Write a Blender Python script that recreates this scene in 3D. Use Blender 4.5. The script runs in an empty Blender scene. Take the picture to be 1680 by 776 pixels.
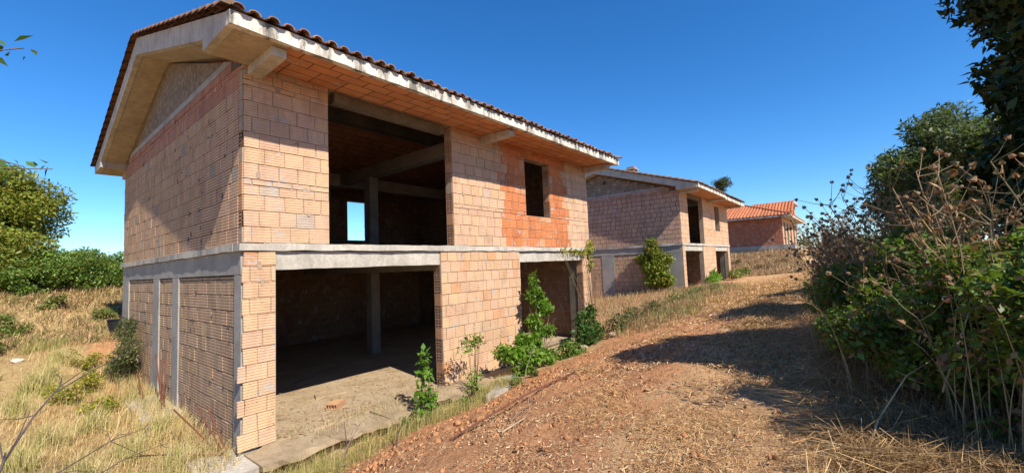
import bpy, math, random
import numpy as np
from mathutils import Vector, Matrix

S = bpy.context.scene
COL = S.collection
R = math.radians
RNG = np.random.default_rng(7)
random.seed(7)

# ------------------------------------------------------------------ camera
CAMPOS = Vector((-2.3894, -7.2581, 2.5934))
_yaw, _pitch, _roll = -0.8894, 0.0691, -0.0407
F = Vector((-math.sin(_yaw) * math.cos(_pitch), math.cos(_yaw) * math.cos(_pitch), math.sin(_pitch)))
_r = F.cross(Vector((0, 0, 1))).normalized()
_u = _r.cross(F)
CR = math.cos(_roll) * _r + math.sin(_roll) * _u
CU = -math.sin(_roll) * _r + math.cos(_roll) * _u
cam_data = bpy.data.cameras.new('camera')
cam = bpy.data.objects.new('camera', cam_data)
COL.objects.link(cam)
cam.matrix_world = Matrix(((CR.x, CU.x, -F.x, CAMPOS.x), (CR.y, CU.y, -F.y, CAMPOS.y), (CR.z, CU.z, -F.z, CAMPOS.z), (0, 0, 0, 1)))
cam_data.sensor_width = 36
cam_data.lens = 689.0 / 1680 * 36
cam_data.clip_start = 0.05
cam_data.clip_end = 8000
S.camera = cam

# ------------------------------------------------------------------ light
SUN_DIR = Vector((-0.2, -1.0, 1.0)).normalized()      # towards the sun
w = bpy.data.worlds.new('World')
S.world = w
w.use_nodes = True
nt = w.node_tree
sky = nt.nodes.new('ShaderNodeTexSky')
sky.sky_type = 'NISHITA'
sky.sun_disc = False
sky.sun_elevation = math.asin(SUN_DIR.z)
sky.sun_rotation = math.atan2(SUN_DIR.x, SUN_DIR.y)
sky.air_density = 1.0
sky.dust_density = 0.0
sky.ozone_density = 4.0
sky.altitude = 900
bg = nt.nodes['Background']
bg.inputs['Strength'].default_value = 0.11
hs = nt.nodes.new('ShaderNodeHueSaturation')
hs.inputs['Saturation'].default_value = 1.27
nt.links.new(sky.outputs['Color'], hs.inputs['Color'])
tint = nt.nodes.new('ShaderNodeMix'); tint.data_type = 'RGBA'; tint.blend_type = 'MULTIPLY'
tint.inputs[0].default_value = 1.0
tint.inputs[7].default_value = (0.84, 1.0, 1.12, 1)
nt.links.new(hs.outputs['Color'], tint.inputs[6])
nt.links.new(tint.outputs[2], bg.inputs['Color'])
sun_data = bpy.data.lights.new('sun', 'SUN')
sun_data.energy = 5.0
sun_data.angle = R(0.5)
sun_data.color = (1.0, 0.92, 0.80)
sun = bpy.data.objects.new('sun', sun_data)
COL.objects.link(sun)
sun.rotation_euler = SUN_DIR.to_track_quat('Z', 'Y').to_euler()
S.view_settings.view_transform = 'Standard'
S.view_settings.look = 'None'
S.view_settings.exposure = 0.68
S.view_settings.gamma = 1.0
S.view_settings.use_curve_mapping = False
S.cycles.max_bounces = 6
S.cycles.diffuse_bounces = 3
S.cycles.transparent_max_bounces = 8


# ------------------------------------------------------------------ helpers
def tag(o, label=None, cat=None, group=None, kind=None):
    if label: o['label'] = label
    if cat: o['category'] = cat
    if group: o['group'] = group
    if kind: o['kind'] = kind
    return o


def empty(name, loc, label=None, cat=None, group=None):
    o = bpy.data.objects.new(name, None)
    o.empty_display_size = 0.3
    COL.objects.link(o)
    o.location = loc
    return tag(o, label, cat, group)


def link(name, me, parent=None):
    o = bpy.data.objects.new(name, me)
    COL.objects.link(o)
    if parent: o.parent = parent
    return o


class MB:
    """collects polygons, with a colour per polygon, into one mesh"""
    def __init__(self):
        self.v = []; self.f = []; self.m = []; self.c = []

    def poly(self, pts, mat=0, col=(1, 1, 1, 0)):
        n = len(self.v)
        self.v.extend([tuple(p) for p in pts])
        self.f.append(tuple(range(n, n + len(pts))))
        self.m.append(mat)
        self.c.append(col)

    def box(self, x0, x1, y0, y1, z0, z1, mat=0, col=(1, 1, 1, 0), jit=0.0):
        j = (lambda: random.uniform(-jit, jit)) if jit else (lambda: 0.0)
        p = [(x + j(), y + j(), z + j()) for z in (z0, z1) for (x, y) in ((x0, y0), (x1, y0), (x1, y1), (x0, y1))]
        self.hexa(p, mat, col)

    def hexa(self, p, mat=0, col=(1, 1, 1, 0)):
        n = len(self.v)
        self.v.extend([tuple(q) for q in p])
        for q in ((3, 2, 1, 0), (4, 5, 6, 7), (0, 1, 5, 4), (1, 2, 6, 5), (2, 3, 7, 6), (3, 0, 4, 7)):
            self.f.append(tuple(n + i for i in q)); self.m.append(mat); self.c.append(col)

    def rough(self, x0, x1, y0, y1, z0, z1, axis='x', mat=0, jit=.008, step=.16, col=(1, 1, 1, 0)):
        """cast bar along an axis with a wavering outline"""
        a0, a1 = (x0, x1) if axis == 'x' else (y0, y1)
        n = max(2, int((a1 - a0) / step))
        rings = []
        o = [0.0] * 8
        for i in range(n + 1):
            a = a0 + (a1 - a0) * i / n
            o = [0.55 * v + random.uniform(-jit, jit) for v in o]
            if axis == 'x': q = [(a, y0 + o[0], z0 + o[1]), (a, y1, z0 + o[3]), (a, y1, z1 + o[5]), (a, y0 + o[6], z1 + o[7])]
            else: q = [(x0 + o[0], a, z0 + o[1]), (x1, a, z0 + o[3]), (x1, a, z1 + o[5]), (x0 + o[6], a, z1 + o[7])]
            rings.append(q)
        for i in range(n):
            for k in range(4):
                k2 = (k + 1) % 4
                self.poly([rings[i][k], rings[i][k2], rings[i + 1][k2], rings[i + 1][k]], mat, col)
        self.poly(rings[0][::-1], mat, col); self.poly(rings[-1], mat, col)

    def prism(self, prof, axis, a0, a1, mat=0, col=(1, 1, 1, 0)):
        """extrude a 2-D profile; axis x: profile in (y,z)"""
        def P(a, q): return (a, q[0], q[1]) if axis == 'x' else (q[0], a, q[1])
        n = len(prof)
        self.poly([P(a0, q) for q in prof], mat, col)
        self.poly([P(a1, q) for q in reversed(prof)], mat, col)
        for i in range(n):
            q0, q1 = prof[i], prof[(i + 1) % n]
            self.poly([P(a0, q1), P(a0, q0), P(a1, q0), P(a1, q1)], mat, col)

    def tube(self, pts, rad, sides=5, mat=0, col=(1, 1, 1, 0), cap=True):
        pts = [Vector(p) for p in pts]
        if not hasattr(rad, '__len__'): rad = [rad] * len(pts)
        n0 = len(self.v)
        ref = Vector((0.31, 0.52, 0.79)).normalized()
        for i, p in enumerate(pts):
            d = (pts[min(i + 1, len(pts) - 1)] - pts[max(i - 1, 0)])
            if d.length < 1e-9: d = Vector((0, 0, 1))
            d.normalize()
            a = d.cross(ref)
            if a.length < 1e-3: a = d.cross(Vector((1, 0, 0)))
            a.normalize(); b = d.cross(a)
            for k in range(sides):
                t = 2 * math.pi * k / sides
                self.v.append(tuple(p + (a * math.cos(t) + b * math.sin(t)) * rad[i]))
        for i in range(len(pts) - 1):
            for k in range(sides):
                k2 = (k + 1) % sides
                self.f.append((n0 + i * sides + k, n0 + i * sides + k2, n0 + (i + 1) * sides + k2, n0 + (i + 1) * sides + k))
                self.m.append(mat); self.c.append(col)
        if cap:
            self.f.append(tuple(n0 + k for k in reversed(range(sides)))); self.m.append(mat); self.c.append(col)
            e = n0 + (len(pts) - 1) * sides
            self.f.append(tuple(e + k for k in range(sides))); self.m.append(mat); self.c.append(col)

    def build(self, name, mats, parent=None, smooth=False):
        me = bpy.data.meshes.new(name)
        me.from_pydata(self.v, [], self.f)
        if not isinstance(mats, (list, tuple)): mats = [mats]
        for m in mats: me.materials.append(m)
        me.polygons.foreach_set('material_index', self.m)
        ca = me.color_attributes.new('Col', 'FLOAT_COLOR', 'CORNER')
        lens = np.empty(len(self.f), np.int32); me.polygons.foreach_get('loop_total', lens)
        ca.data.foreach_set('color', np.repeat(np.array(self.c, np.float32), lens, axis=0).ravel())
        if smooth: me.polygons.foreach_set('use_smooth', [True] * len(self.f))
        me.update()
        return link(name, me, parent)


def quads(name, V, colr, mat, parent=None, origin=(0, 0, 0)):
    """V: (n,4,3) quads, colr (n,3) -> one mesh"""
    V = np.asarray(V, np.float32) - np.array(origin, np.float32)
    n = len(V)
    me = bpy.data.meshes.new(name)
    me.vertices.add(n * 4); me.vertices.foreach_set('co', V.ravel())
    me.loops.add(n * 4); me.loops.foreach_set('vertex_index', np.arange(n * 4, dtype=np.int32))
    me.polygons.add(n)
    me.polygons.foreach_set('loop_start', np.arange(0, n * 4, 4, dtype=np.int32))
    me.materials.append(mat)
    ca = me.color_attributes.new('Col', 'FLOAT_COLOR', 'CORNER')
    c4 = np.ones((n, 4), np.float32); c4[:, :3] = colr
    ca.data.foreach_set('color', np.repeat(c4, 4, axis=0).ravel())
    me.update(); me.validate()
    return link(name, me, parent)


def unit(a): return a / np.maximum(np.linalg.norm(a, axis=-1, keepdims=True), 1e-9)


def leaf_quads(P, size, rng, aspect=0.5, up=0.5, droop=0.25):
    """folded rhombic leaves at points P"""
    n = len(P)
    d = unit(rng.normal(size=(n, 3)) + np.array([0, 0, -droop]))
    nrm = unit(rng.normal(size=(n, 3)) + np.array([0, 0, up * 2.5]))
    s = unit(np.cross(d, nrm)); nn = np.cross(s, d)
    L = (size * rng.uniform(0.45, 1.5, n))[:, None]
    aspect = (aspect * rng.uniform(.75, 1.2, n))[:, None]
    W = L * aspect * 0.5
    a = P
    mid = P + d * L * 0.45 + nn * L * 0.10
    return np.stack([a, mid + s * W, P + d * L, mid - s * W], axis=1)


# ------------------------------------------------------------------ materials
def mat_new(name, rough=0.9):
    m = bpy.data.materials.new(name)
    m.use_nodes = True
    t = m.node_tree
    b = t.nodes['Principled BSDF']
    b.inputs['Roughness'].default_value = rough
    b.inputs['Specular IOR Level'].default_value = 0.25
    return m, t, b


class N:
    """small node helper"""
    def __init__(self, t):
        self.t = t
        self.obj = t.nodes.new('ShaderNodeTexCoord').outputs['Object']

    def map(self, scale=(1, 1, 1), src=None):
        m = self.t.nodes.new('ShaderNodeMapping'); m.inputs['Scale'].default_value = scale
        self.t.links.new(src or self.obj, m.inputs['Vector'])
        return m.outputs['Vector']

    def noise(self, scale, detail=4, rough=0.55, vec=None, dist=0.0):
        n = self.t.nodes.new('ShaderNodeTexNoise')
        n.inputs['Scale'].default_value = scale; n.inputs['Detail'].default_value = detail
        n.inputs['Roughness'].default_value = rough; n.inputs['Distortion'].default_value = dist
        self.t.links.new(vec or self.obj, n.inputs['Vector'])
        return n.outputs['Fac']

    def vor(self, scale, vec=None, out='Distance'):
        n = self.t.nodes.new('ShaderNodeTexVoronoi'); n.inputs['Scale'].default_value = scale
        self.t.links.new(vec or self.obj, n.inputs['Vector'])
        return n.outputs[out]

    def ramp(self, fac, stops):
        r = self.t.nodes.new('ShaderNodeValToRGB')
        e = r.color_ramp.elements
        while len(e) < len(stops): e.new(0.5)
        for el, (p, c) in zip(e, stops):
            el.position = p
            el.color = (c, c, c, 1) if not hasattr(c, '__len__') else (*c, 1)
        self.t.links.new(fac, r.inputs['Fac'])
        return r.outputs['Color']

    def mix(self, fac, a, b, mode='MIX'):
        m = self.t.nodes.new('ShaderNodeMix'); m.data_type = 'RGBA'; m.blend_type = mode
        for s, k in ((fac, 'Factor'), (a, 6), (b, 7)):
            i = m.inputs[0] if k == 'Factor' else m.inputs[k]
            if hasattr(s, 'default_value') or hasattr(s, 'is_linked'): self.t.links.new(s, i)
            elif hasattr(s, '__len__'): i.default_value = (*s[:3], 1)
            else: i.default_value = s
        return m.outputs[2]

    def math(self, op, a, b=0.0, c=None, clamp=False):
        m = self.t.nodes.new('ShaderNodeMath'); m.operation = op; m.use_clamp = clamp
        for i, s in enumerate((a, b, c)):
            if s is None: continue
            if hasattr(s, 'is_linked'): self.t.links.new(s, m.inputs[i])
            else: m.inputs[i].default_value = s
        return m.outputs[0]

    def attr(self, name='Col'):
        a = self.t.nodes.new('ShaderNodeAttribute'); a.attribute_name = name
        return a

    def bump(self, height, strength=0.5, dist=0.01, nrm=None):
        b = self.t.nodes.new('ShaderNodeBump')
        b.inputs['Strength'].default_value = strength; b.inputs['Distance'].default_value = dist
        self.t.links.new(height, b.inputs['Height'])
        if nrm: self.t.links.new(nrm, b.inputs['Normal'])
        return b.outputs['Normal']

    def sep(self, vec=None):
        s = self.t.nodes.new('ShaderNodeSeparateXYZ'); self.t.links.new(vec or self.obj, s.inputs[0])
        return s.outputs


def brick_material(name, smear=(0.40, 0.35, 0.31), smear_lo=0.555, groove=0.8, period=0.042, dirt=0.25):  # dirt sets how strongly groove shade is painted into the colour
    m, t, b = mat_new(name)
    n = N(t)
    a = n.attr()
    fine = n.noise(60, 3)
    blot = n.noise(2.2, 5, 0.65)
    c = n.mix(0.55, a.outputs['Color'], n.ramp(blot, [(0.3, (0.72, 0.68, 0.66)), (0.5, (1, 1, 1)), (0.72, (1.14, 1.1, 1.04))]), 'MULTIPLY')
    c = n.mix(0.35, c, n.ramp(fine, [(0.25, 0.6), (0.75, 1.25)]), 'MULTIPLY')
    s = n.sep()
    u = n.math('ADD', s[0], s[1])
    al = a.outputs['Alpha']
    g = n.math('ADD', n.math('MULTIPLY', s[2], n.math('SUBTRACT', 1.0, al)), n.math('MULTIPLY', u, al))
    g = n.math('FRACT', n.math('DIVIDE', n.math('ADD', g, 20.0), period))
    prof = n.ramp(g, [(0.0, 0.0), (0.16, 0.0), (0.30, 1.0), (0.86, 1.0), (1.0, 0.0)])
    c = n.mix(dirt, c, n.ramp(prof, [(0.0, 0.25), (1.0, 1.0)]), 'MULTIPLY')  # groove shade painted into the colour, on top of the bump
    chip = n.ramp(n.noise(13, 5, 0.7), [(0.655, 0.0), (0.675, 1.0)])
    c = n.mix(n.math('MULTIPLY', chip, 0.55), c, n.mix(1.0, c, (0.62, 0.45, 0.38), 'MULTIPLY'))
    stain = n.ramp(n.noise(1.0, 5, 0.7, vec=n.map((2.2, 2.2, .5))), [(0.50, 0.0), (0.68, 0.5)])
    c = n.mix(stain, c, n.mix(1.0, c, (0.62, 0.58, 0.56), 'MULTIPLY'))
    sm = n.math('MULTIPLY', n.ramp(n.noise(3.1, 6, 0.75, dist=0.6), [(smear_lo, 0.0), (smear_lo + 0.05, 1.0)]), n.ramp(n.noise(14, 4), [(0.42, 0.0), (0.50, 0.9)]))
    c = n.mix(sm, c, smear)
    t.links.new(c, b.inputs['Base Color'])
    prof = n.math('MULTIPLY', prof, n.math('SUBTRACT', 1.0, sm))
    h = n.math('SUBTRACT', n.math('ADD', prof, n.math('MULTIPLY', n.noise(35, 4), 0.5)), n.math('MULTIPLY', chip, 1.2))
    t.links.new(n.bump(h, groove, 0.006), b.inputs['Normal'])
    return m


def mortar_material(name, c0=(0.20, 0.17, 0.14), c1=(0.34, 0.30, 0.25)):
    m, t, b = mat_new(name)
    n = N(t)
    t.links.new(n.ramp(n.noise(9, 6, 0.7), [(0.3, c0), (0.7, c1)]), b.inputs['Base Color'])
    t.links.new(n.bump(n.noise(40, 5), 0.9, 0.012), b.inputs['Normal'])
    return m


def concrete_material(name, base, dark, spots=0.5, board=False, streak=0.0, tone=(1, 1, 1)):
    m, t, b = mat_new(name)
    n = N(t)
    c = n.ramp(n.noise(1.7, 6, 0.7), [(0.28, dark), (0.62, base)])
    c = n.mix(0.5, c, n.ramp(n.noise(22, 5, 0.7), [(0.3, 0.62), (0.6, 1.08)]), 'MULTIPLY')
    h = n.noise(30, 6, 0.7)
    if board:
        sv = n.sep()
        st = n.math('FRACT', n.math('DIVIDE', n.math('ADD', n.math('ADD', sv[0], sv[1]), 20), 0.055))
        ridge = n.ramp(st, [(0.0, 0.55), (0.12, 1.0), (0.88, 1.0), (1.0, 0.55)])
        c = n.mix(0.6, c, ridge, 'MULTIPLY')
        h = n.math('ADD', h, n.math('MULTIPLY', ridge, 1.2))
    if streak:
        sk = n.noise(1.0, 5, 0.7, vec=n.map((5.5, 5.5, 1.3)))
        c = n.mix(n.math('MULTIPLY', n.ramp(sk, [(0.46, 0.0), (0.62, 1.0)]), streak), c, (0.045, 0.04, 0.034))
        sp = n.noise(45, 4, 0.7)
        c = n.mix(n.math('MULTIPLY', n.ramp(sp, [(0.56, 0.0), (0.64, 1.0)]), streak * 0.7), c, (0.06, 0.055, 0.05))
    t.links.new(c, b.inputs['Base Color'])
    t.links.new(n.bump(h, 0.6, 0.01), b.inputs['Normal'])
    return m


def attr_material(name, rough=0.85, trans=0.0, var=0.3, spec=0.25, bump=0.0, nscale=6.0):
    """base colour from the colour attribute, with a little noise"""
    m, t, b = mat_new(name, rough)
    b.inputs['Specular IOR Level'].default_value = spec
    n = N(t)
    c = n.mix(var, n.attr().outputs['Color'], n.ramp(n.noise(nscale, 4), [(0.3, 0.5), (0.7, 1.5)]), 'MULTIPLY')
    t.links.new(c, b.inputs['Base Color'])
    if bump: t.links.new(n.bump(n.noise(40, 5), 0.8, bump), b.inputs['Normal'])
    if trans:
        tr = t.nodes.new('ShaderNodeBsdfTranslucent')
        t.links.new(n.mix(1.0, c, (1.3, 1.25, 0.55), 'MULTIPLY'), tr.inputs['Color'])
        mx = t.nodes.new('ShaderNodeMixShader'); mx.inputs[0].default_value = trans
        t.links.new(b.outputs[0], mx.inputs[1]); t.links.new(tr.outputs[0], mx.inputs[2])
        t.links.new(mx.outputs[0], t.nodes['Material Output'].inputs['Surface'])
    return m


M = {}
M['brick'] = brick_material('scored_brick', groove=0.7)
M['brick_rough'] = brick_material('ribbed_brick', groove=1.0, smear_lo=0.66, period=0.05, dirt=0.62)  # strong painted groove shade keeps the ribs visible where bump fades
M['mortar'] = mortar_material('mortar', (.25, .175, .12), (.42, .33, .24))
M['mortar_dark'] = mortar_material('mortar_dark_joint', (0.07, 0.055, 0.045), (0.17, 0.14, 0.11))  # dark mortar in the joints between bricks
M['mortar_pale'] = mortar_material('mortar_pale', (0.30, 0.25, 0.19), (0.46, 0.40, 0.31))
M['cavity'] = mortar_material('brick_cavity', (0.05, 0.025, 0.015), (0.09, 0.05, 0.03))
M['concrete'] = concrete_material('grey_concrete', (0.38, 0.35, 0.305), (0.24, 0.22, 0.195), board=False)
M['concrete_board'] = concrete_material('board_marked_concrete', (0.36, 0.34, 0.31), (0.24, 0.23, 0.21), board=True)
M['concrete_dark'] = concrete_material('dark_concrete', (0.24, 0.21, 0.18), (0.15, 0.13, 0.11), board=True)  # darker board-marked concrete for inner columns and the upper beam
M['concrete_pale'] = concrete_material('pale_concrete', (0.54, 0.49, 0.41), (0.34, 0.31, 0.26), streak=.22)
M['fascia'] = concrete_material('stained_fascia', (0.74, 0.68, 0.57), (0.52, 0.47, 0.39), streak=0.8)
M['soffit'] = concrete_material('tan_soffit', (0.46, 0.37, 0.26), (0.33, 0.255, 0.18), streak=.18)
M['ledge'] = concrete_material('dirty_ledge', (0.38, 0.29, 0.185), (0.20, 0.145, 0.085))
M['beam'] = concrete_material('weathered_beam', (0.20, 0.17, 0.13), (0.10, 0.085, 0.065))
M['rough_wall'] = mortar_material('rough_gable_fill', (0.09, 0.065, 0.045), (0.34, 0.26, 0.18))


def tavella_material():
    m, t, b = mat_new('hollow_tile_ceiling')
    n = N(t)
    br = t.nodes.new('ShaderNodeTexBrick')
    br.offset = 0.5; br.offset_frequency = 3
    br.inputs['Scale'].default_value = 1.0
    br.inputs['Brick Width'].default_value = 0.5
    br.inputs['Row Height'].default_value = 0.26
    br.inputs['Mortar Size'].default_value = 0.012
    br.inputs['Color1'].default_value = (0.60, 0.27, 0.125, 1)
    br.inputs['Color2'].default_value = (0.50, 0.20, 0.085, 1)
    br.inputs['Mortar'].default_value = (0.16, 0.07, 0.04, 1)
    t.links.new(n.obj, br.inputs['Vector'])
    c = n.mix(0.5, br.outputs['Color'], n.ramp(n.noise(2.5, 5), [(0.3, 0.7), (0.7, 1.2)]), 'MULTIPLY')
    c = n.mix(n.ramp(n.noise(4.5, 6, 0.75, dist=.5), [(0.56, 0.0), (0.64, 0.6)]), c, (0.46, 0.38, 0.30))
    t.links.new(c, b.inputs['Base Color'])
    t.links.new(n.bump(n.math('SUBTRACT', 1.0, br.outputs['Fac']), 0.7, 0.01), b.inputs['Normal'])
    return m


M['tavella'] = tavella_material()
M['tile'] = attr_material('clay_tile', 0.85, var=0.6, bump=0.006, nscale=5)
M['leaf'] = attr_material('leaf', 0.5, trans=0.38, var=0.3, spec=0.4)
M['leaf_dark'] = attr_material('leaf_dark', 0.5, trans=0.12, var=0.3, spec=0.3)
M['bark'] = attr_material('bark', 0.95, var=0.6, bump=0.02, nscale=9)
M['straw'] = attr_material('straw', 0.75, trans=0.18, var=0.25, spec=0.3)
M['rust'] = attr_material('rust', 0.9, var=0.6, bump=0.004, nscale=30)
M['earth_clod'] = attr_material('earth_clod', 1.0, var=0.5, bump=0.02, nscale=14)
M['stone'] = attr_material('stone', 0.95, var=0.5, bump=0.012, nscale=7)
M['plastic'] = attr_material('plastic', 0.6, var=0.2)


def floor_material():
    m, t, b = mat_new('dusty_floor')
    n = N(t)
    c = n.ramp(n.noise(1.3, 8, 0.7), [(0.3, (0.27, 0.19, 0.115)), (0.5, (0.40, 0.30, 0.185)), (0.7, (0.44, 0.36, 0.25))])
    c = n.mix(0.5, c, n.ramp(n.noise(30, 6, 0.8), [(0.3, 0.55), (0.65, 1.15)]), 'MULTIPLY')
    t.links.new(c, b.inputs['Base Color'])
    t.links.new(n.bump(n.noise(12, 8, 0.75), 0.8, 0.03), b.inputs['Normal'])
    return m


M['floor'] = floor_material()


def ground_material():
    m, t, b = mat_new('dry_ground', 1.0)
    b.inputs['Specular IOR Level'].default_value = 0.1
    n = N(t)
    a = n.attr('Zone').outputs['Color']
    s = t.nodes.new('ShaderNodeSeparateColor'); t.links.new(a, s.inputs[0])
    red, straw, field = s.outputs[0], s.outputs[1], s.outputs[2]
    n1 = n.noise(1.6, 8, 0.7); n2 = n.noise(11, 8, 0.75); n3 = n.noise(55, 5, 0.8)
    earth = n.ramp(n2, [(0.28, (0.28, 0.115, 0.048)), (0.5, (0.50, 0.25, 0.12)), (0.72, (0.62, 0.37, 0.20))])
    strawc = n.ramp(n3, [(0.3, (0.26, 0.135, 0.065)), (0.5, (0.52, 0.31, 0.155)), (0.7, (0.64, 0.45, 0.25))])
    fieldc = n.ramp(n2, [(0.3, (0.28, 0.18, 0.08)), (0.55, (0.48, 0.34, 0.16)), (0.75, (0.56, 0.42, 0.21))])
    def th(mask, lo): return n.ramp(n.math('ADD', mask, n.math('MULTIPLY', n.math('SUBTRACT', n1, 0.5), 1.4)), [(lo, 0.0), (lo + 0.16, 1.0)])
    c = n.mix(th(straw, 0.46), earth, strawc)
    c = n.mix(th(field, 0.42), c, fieldc)
    c = n.mix(0.55, c, n.ramp(n3, [(0.28, 0.45), (0.62, 1.18)]), 'MULTIPLY')
    t.links.new(c, b.inputs['Base Color'])
    h = n.math('ADD', n.math('MULTIPLY', n2, 1.5), n.math('MULTIPLY', n3, 0.6))
    t.links.new(n.bump(h, 0.9, 0.03), b.inputs['Normal'])
    return m


M['ground'] = ground_material()

# ------------------------------------------------------------------ terrain
CTRL = np.array([
    (-2.4, -7.3, 1.0), (-6, -7, 1.1), (-10, -5, .8), (-2.4, -5, .66), (-2.4, -3, .2), (-6, -3, .4), (-.8, -2, -.05), (-.5, -.3, -.14), (-1.5, 0, -.1),
    (0, -.7, -.27), (2, -.9, -.27), (4, -.9, -.22), (-.4, 4, -.13), (-2, 4, .05), (-.3, 6.2, 0), (-.3, 8, .42), (0, 9.4, .74), (-2.3, 8, .6),
    (-2.3, 5.4, .22), (-1.3, 7.5, .45), (-1, 13.3, 1.15), (0, 16.6, 2.2), (2.6, 17, 2.5), (-2.3, 13, 1.2), (-2.5, 17, 2.5), (-6, 8, .8), (-6, 14, 1.8),
    (-8, 18, 3), (0, 11, .9), (4, 12, 1.2), (9, 12, 1.0), (4, 19, 2.6), (12, 19, 2.4), (20, 18, 2.0), (0, 24, 2.9), (-10, 26, 3.2),
    (.4, -3, .36), (.8, -2, .02), (0, -5, .86), (2.4, -1.5, -.08), (2, -3, .40), (3, -4.5, .82), (5.5, -1.2, .04), (5, -2.5, .36), (5, -4.5, .86), (5, -6, 1.12),
    (8, -.9, .02), (8, -2.5, .45), (8, -4, .82), (8, -6, 1.15), (10.8, -.3, .1), (11, -2, .52), (11, -4, .92), (11, -6, 1.18),
    (14, 0, .45), (20.6, 4.8, .42), (20.6, 9, .3), (20.6, 2.3, .75), (20.6, 0, .98), (15, 3, .2), (15, -2, .85), (15, -4, 1.08), (12.5, 2, .12), (12.5, 6, .05),
    (18, -2, 1.05), (20, -3, 1.15), (20, -6, 1.25), (25, -1, 1.0), (25, -3, 1.12), (25, -6, 1.3), (31, 0, 1.05), (31, -3, 1.25), (31, -6, 1.5),
    (36, 0, 1.7), (33.5, -1.5, 1.22), (33.5, -3, 1.3), (38, -3.6, 1.75), (36, -3, 1.6), (36, -6, 1.7), (40, -2, 2.2), (40, -5, 1.85), (41, 1, 2.3), (45, -2, 2.85), (45, -5, 2.2), (45, 2, 2.65), (50, -6, 2.3), (54, -3.2, 3.2),
    (60, -6, 2.4), (45, 8, 2.5), (36, 8, 1.5), (60, 5, 3), (0, -9, 1.25), (3, -8, 1.2), (8, -8.5, 1.45), (15, -8, 1.6), (25, -9, 1.8), (40, -9, 2.3),
    (0, -14, 1.5), (10, -14, 1.8), (30, -14, 2.2), (-12, -14, 1.2), (-15, 5, 1.2), (80, -5, 2.2), (80, 10, 2.4), (40, 30, 2.0), (10, 40, 2.6), (-20, 40, 3)], float)


def _phi(r): return np.sqrt(r * r + 0.6)


_A = _phi(np.linalg.norm(CTRL[:, None, :2] - CTRL[None, :, :2], axis=2))
_n = len(CTRL)
_B = np.zeros((_n + 1, _n + 1)); _B[:_n, :_n] = _A + np.eye(_n) * -0.02; _B[:_n, _n] = 1; _B[_n, :_n] = 1
_W = np.linalg.solve(_B, np.append(CTRL[:, 2], 0))


def smooth_noise(x, y, seed=0):
    r = np.zeros_like(x)
    g = np.random.default_rng(seed)
    for k in range(10):
        a = g.uniform(0, 2 * np.pi); f = g.uniform(0.7, 6.0)
        r += np.sin((x * np.cos(a) + y * np.sin(a)) * f + g.uniform(0, 6.28)) / (0.8 + f)
    return r / 2.5


def ground_raw(x, y):
    x = np.asarray(x, float); y = np.asarray(y, float)
    shp = x.shape
    X, Y = x.ravel(), y.ravel()
    out = np.empty(len(X))
    for i in range(0, len(X), 20000):
        d = np.hypot(X[i:i + 20000, None] - CTRL[None, :, 0], Y[i:i + 20000, None] - CTRL[None, :, 1])
        out[i:i + 20000] = _phi(d) @ _W[:-1] + _W[-1]
    far = np.clip((np.hypot(X - 15, Y) - 55) / 60, 0, 1)
    out = out * (1 - far) + 1.2 * far + 0.05 * smooth_noise(X, Y, 3) * (1 - far)
    return out.reshape(shp)


HOUSES = [(0.0, 0.0, 0.0, -0.42), (20.73, -0.17, 0.33, 0.0)]


def ground(x, y):
    x = np.asarray(x, float); y = np.asarray(y, float)
    z = ground_raw(x, y)
    for hx, hy, hz, zz in HOUSES:
        ins = (x > hx + 0.12) & (x < hx + 10.75) & (y > hy + 0.12) & (y < hy + 9.3)
        z = np.where(ins, np.minimum(z, zz), z)
    ins = (x > 0.12) & (x < 10.7) & (y > -0.68) & (y < 0.2)       # under the concrete ledge
    z = np.where(ins, np.minimum(z, np.where(x < 6.0, -0.3, -0.08)), z)
    return z


def gz(x, y): return float(ground(np.array([x]), np.array([y]))[0])


def axis_coords(lo, hi, step, far):
    c = list(np.arange(lo, hi + 1e-6, step))
    d, p = step, hi
    up = []
    while p < far:
        d *= 1.28; p += d; up.append(p)
    d, p = step, lo
    dn = []
    while p > -far:
        d *= 1.28; p -= d; dn.append(p)
    return np.array(dn[::-1] + c + up)


def path_center(x): return np.interp(x, [-6, 0, 5, 10, 20, 31, 45, 60], [-6.5, -5.4, -4.9, -4.6, -4.4, -4.6, -5.6, -6])


def zones(X, Y):
    pc = path_center(X)
    red = np.ones_like(X)
    straw = .85 * np.exp(-((Y - pc + 0.9) / 1.15) ** 2) * np.clip((X + 3) / 3.5, 0, 1)
    straw = np.maximum(straw, np.clip((X - 9) / 5, 0, 1.0) * np.exp(-((Y - pc) / 3.6) ** 4))
    straw = np.maximum(straw, np.where(Y < pc - 0.3, 0.75, 0) * (X > -3))
    field = np.clip((-0.3 - X) / 0.8, 0, 1) * np.clip((Y + 4.5 + 0.4 * X) / 2.0, 0, 1)
    field = np.maximum(field, np.clip((Y - 10) / 2, 0, 1) * 0.55)
    field = np.maximum(field, np.exp(-((Y + 1.0) / 0.7) ** 2) * (X < 10.5) * 0.55)
    field = np.maximum(field, (X > 11.2) * (X < 20.5) * (Y > -2) * 0.45)
    return red, straw, field


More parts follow.
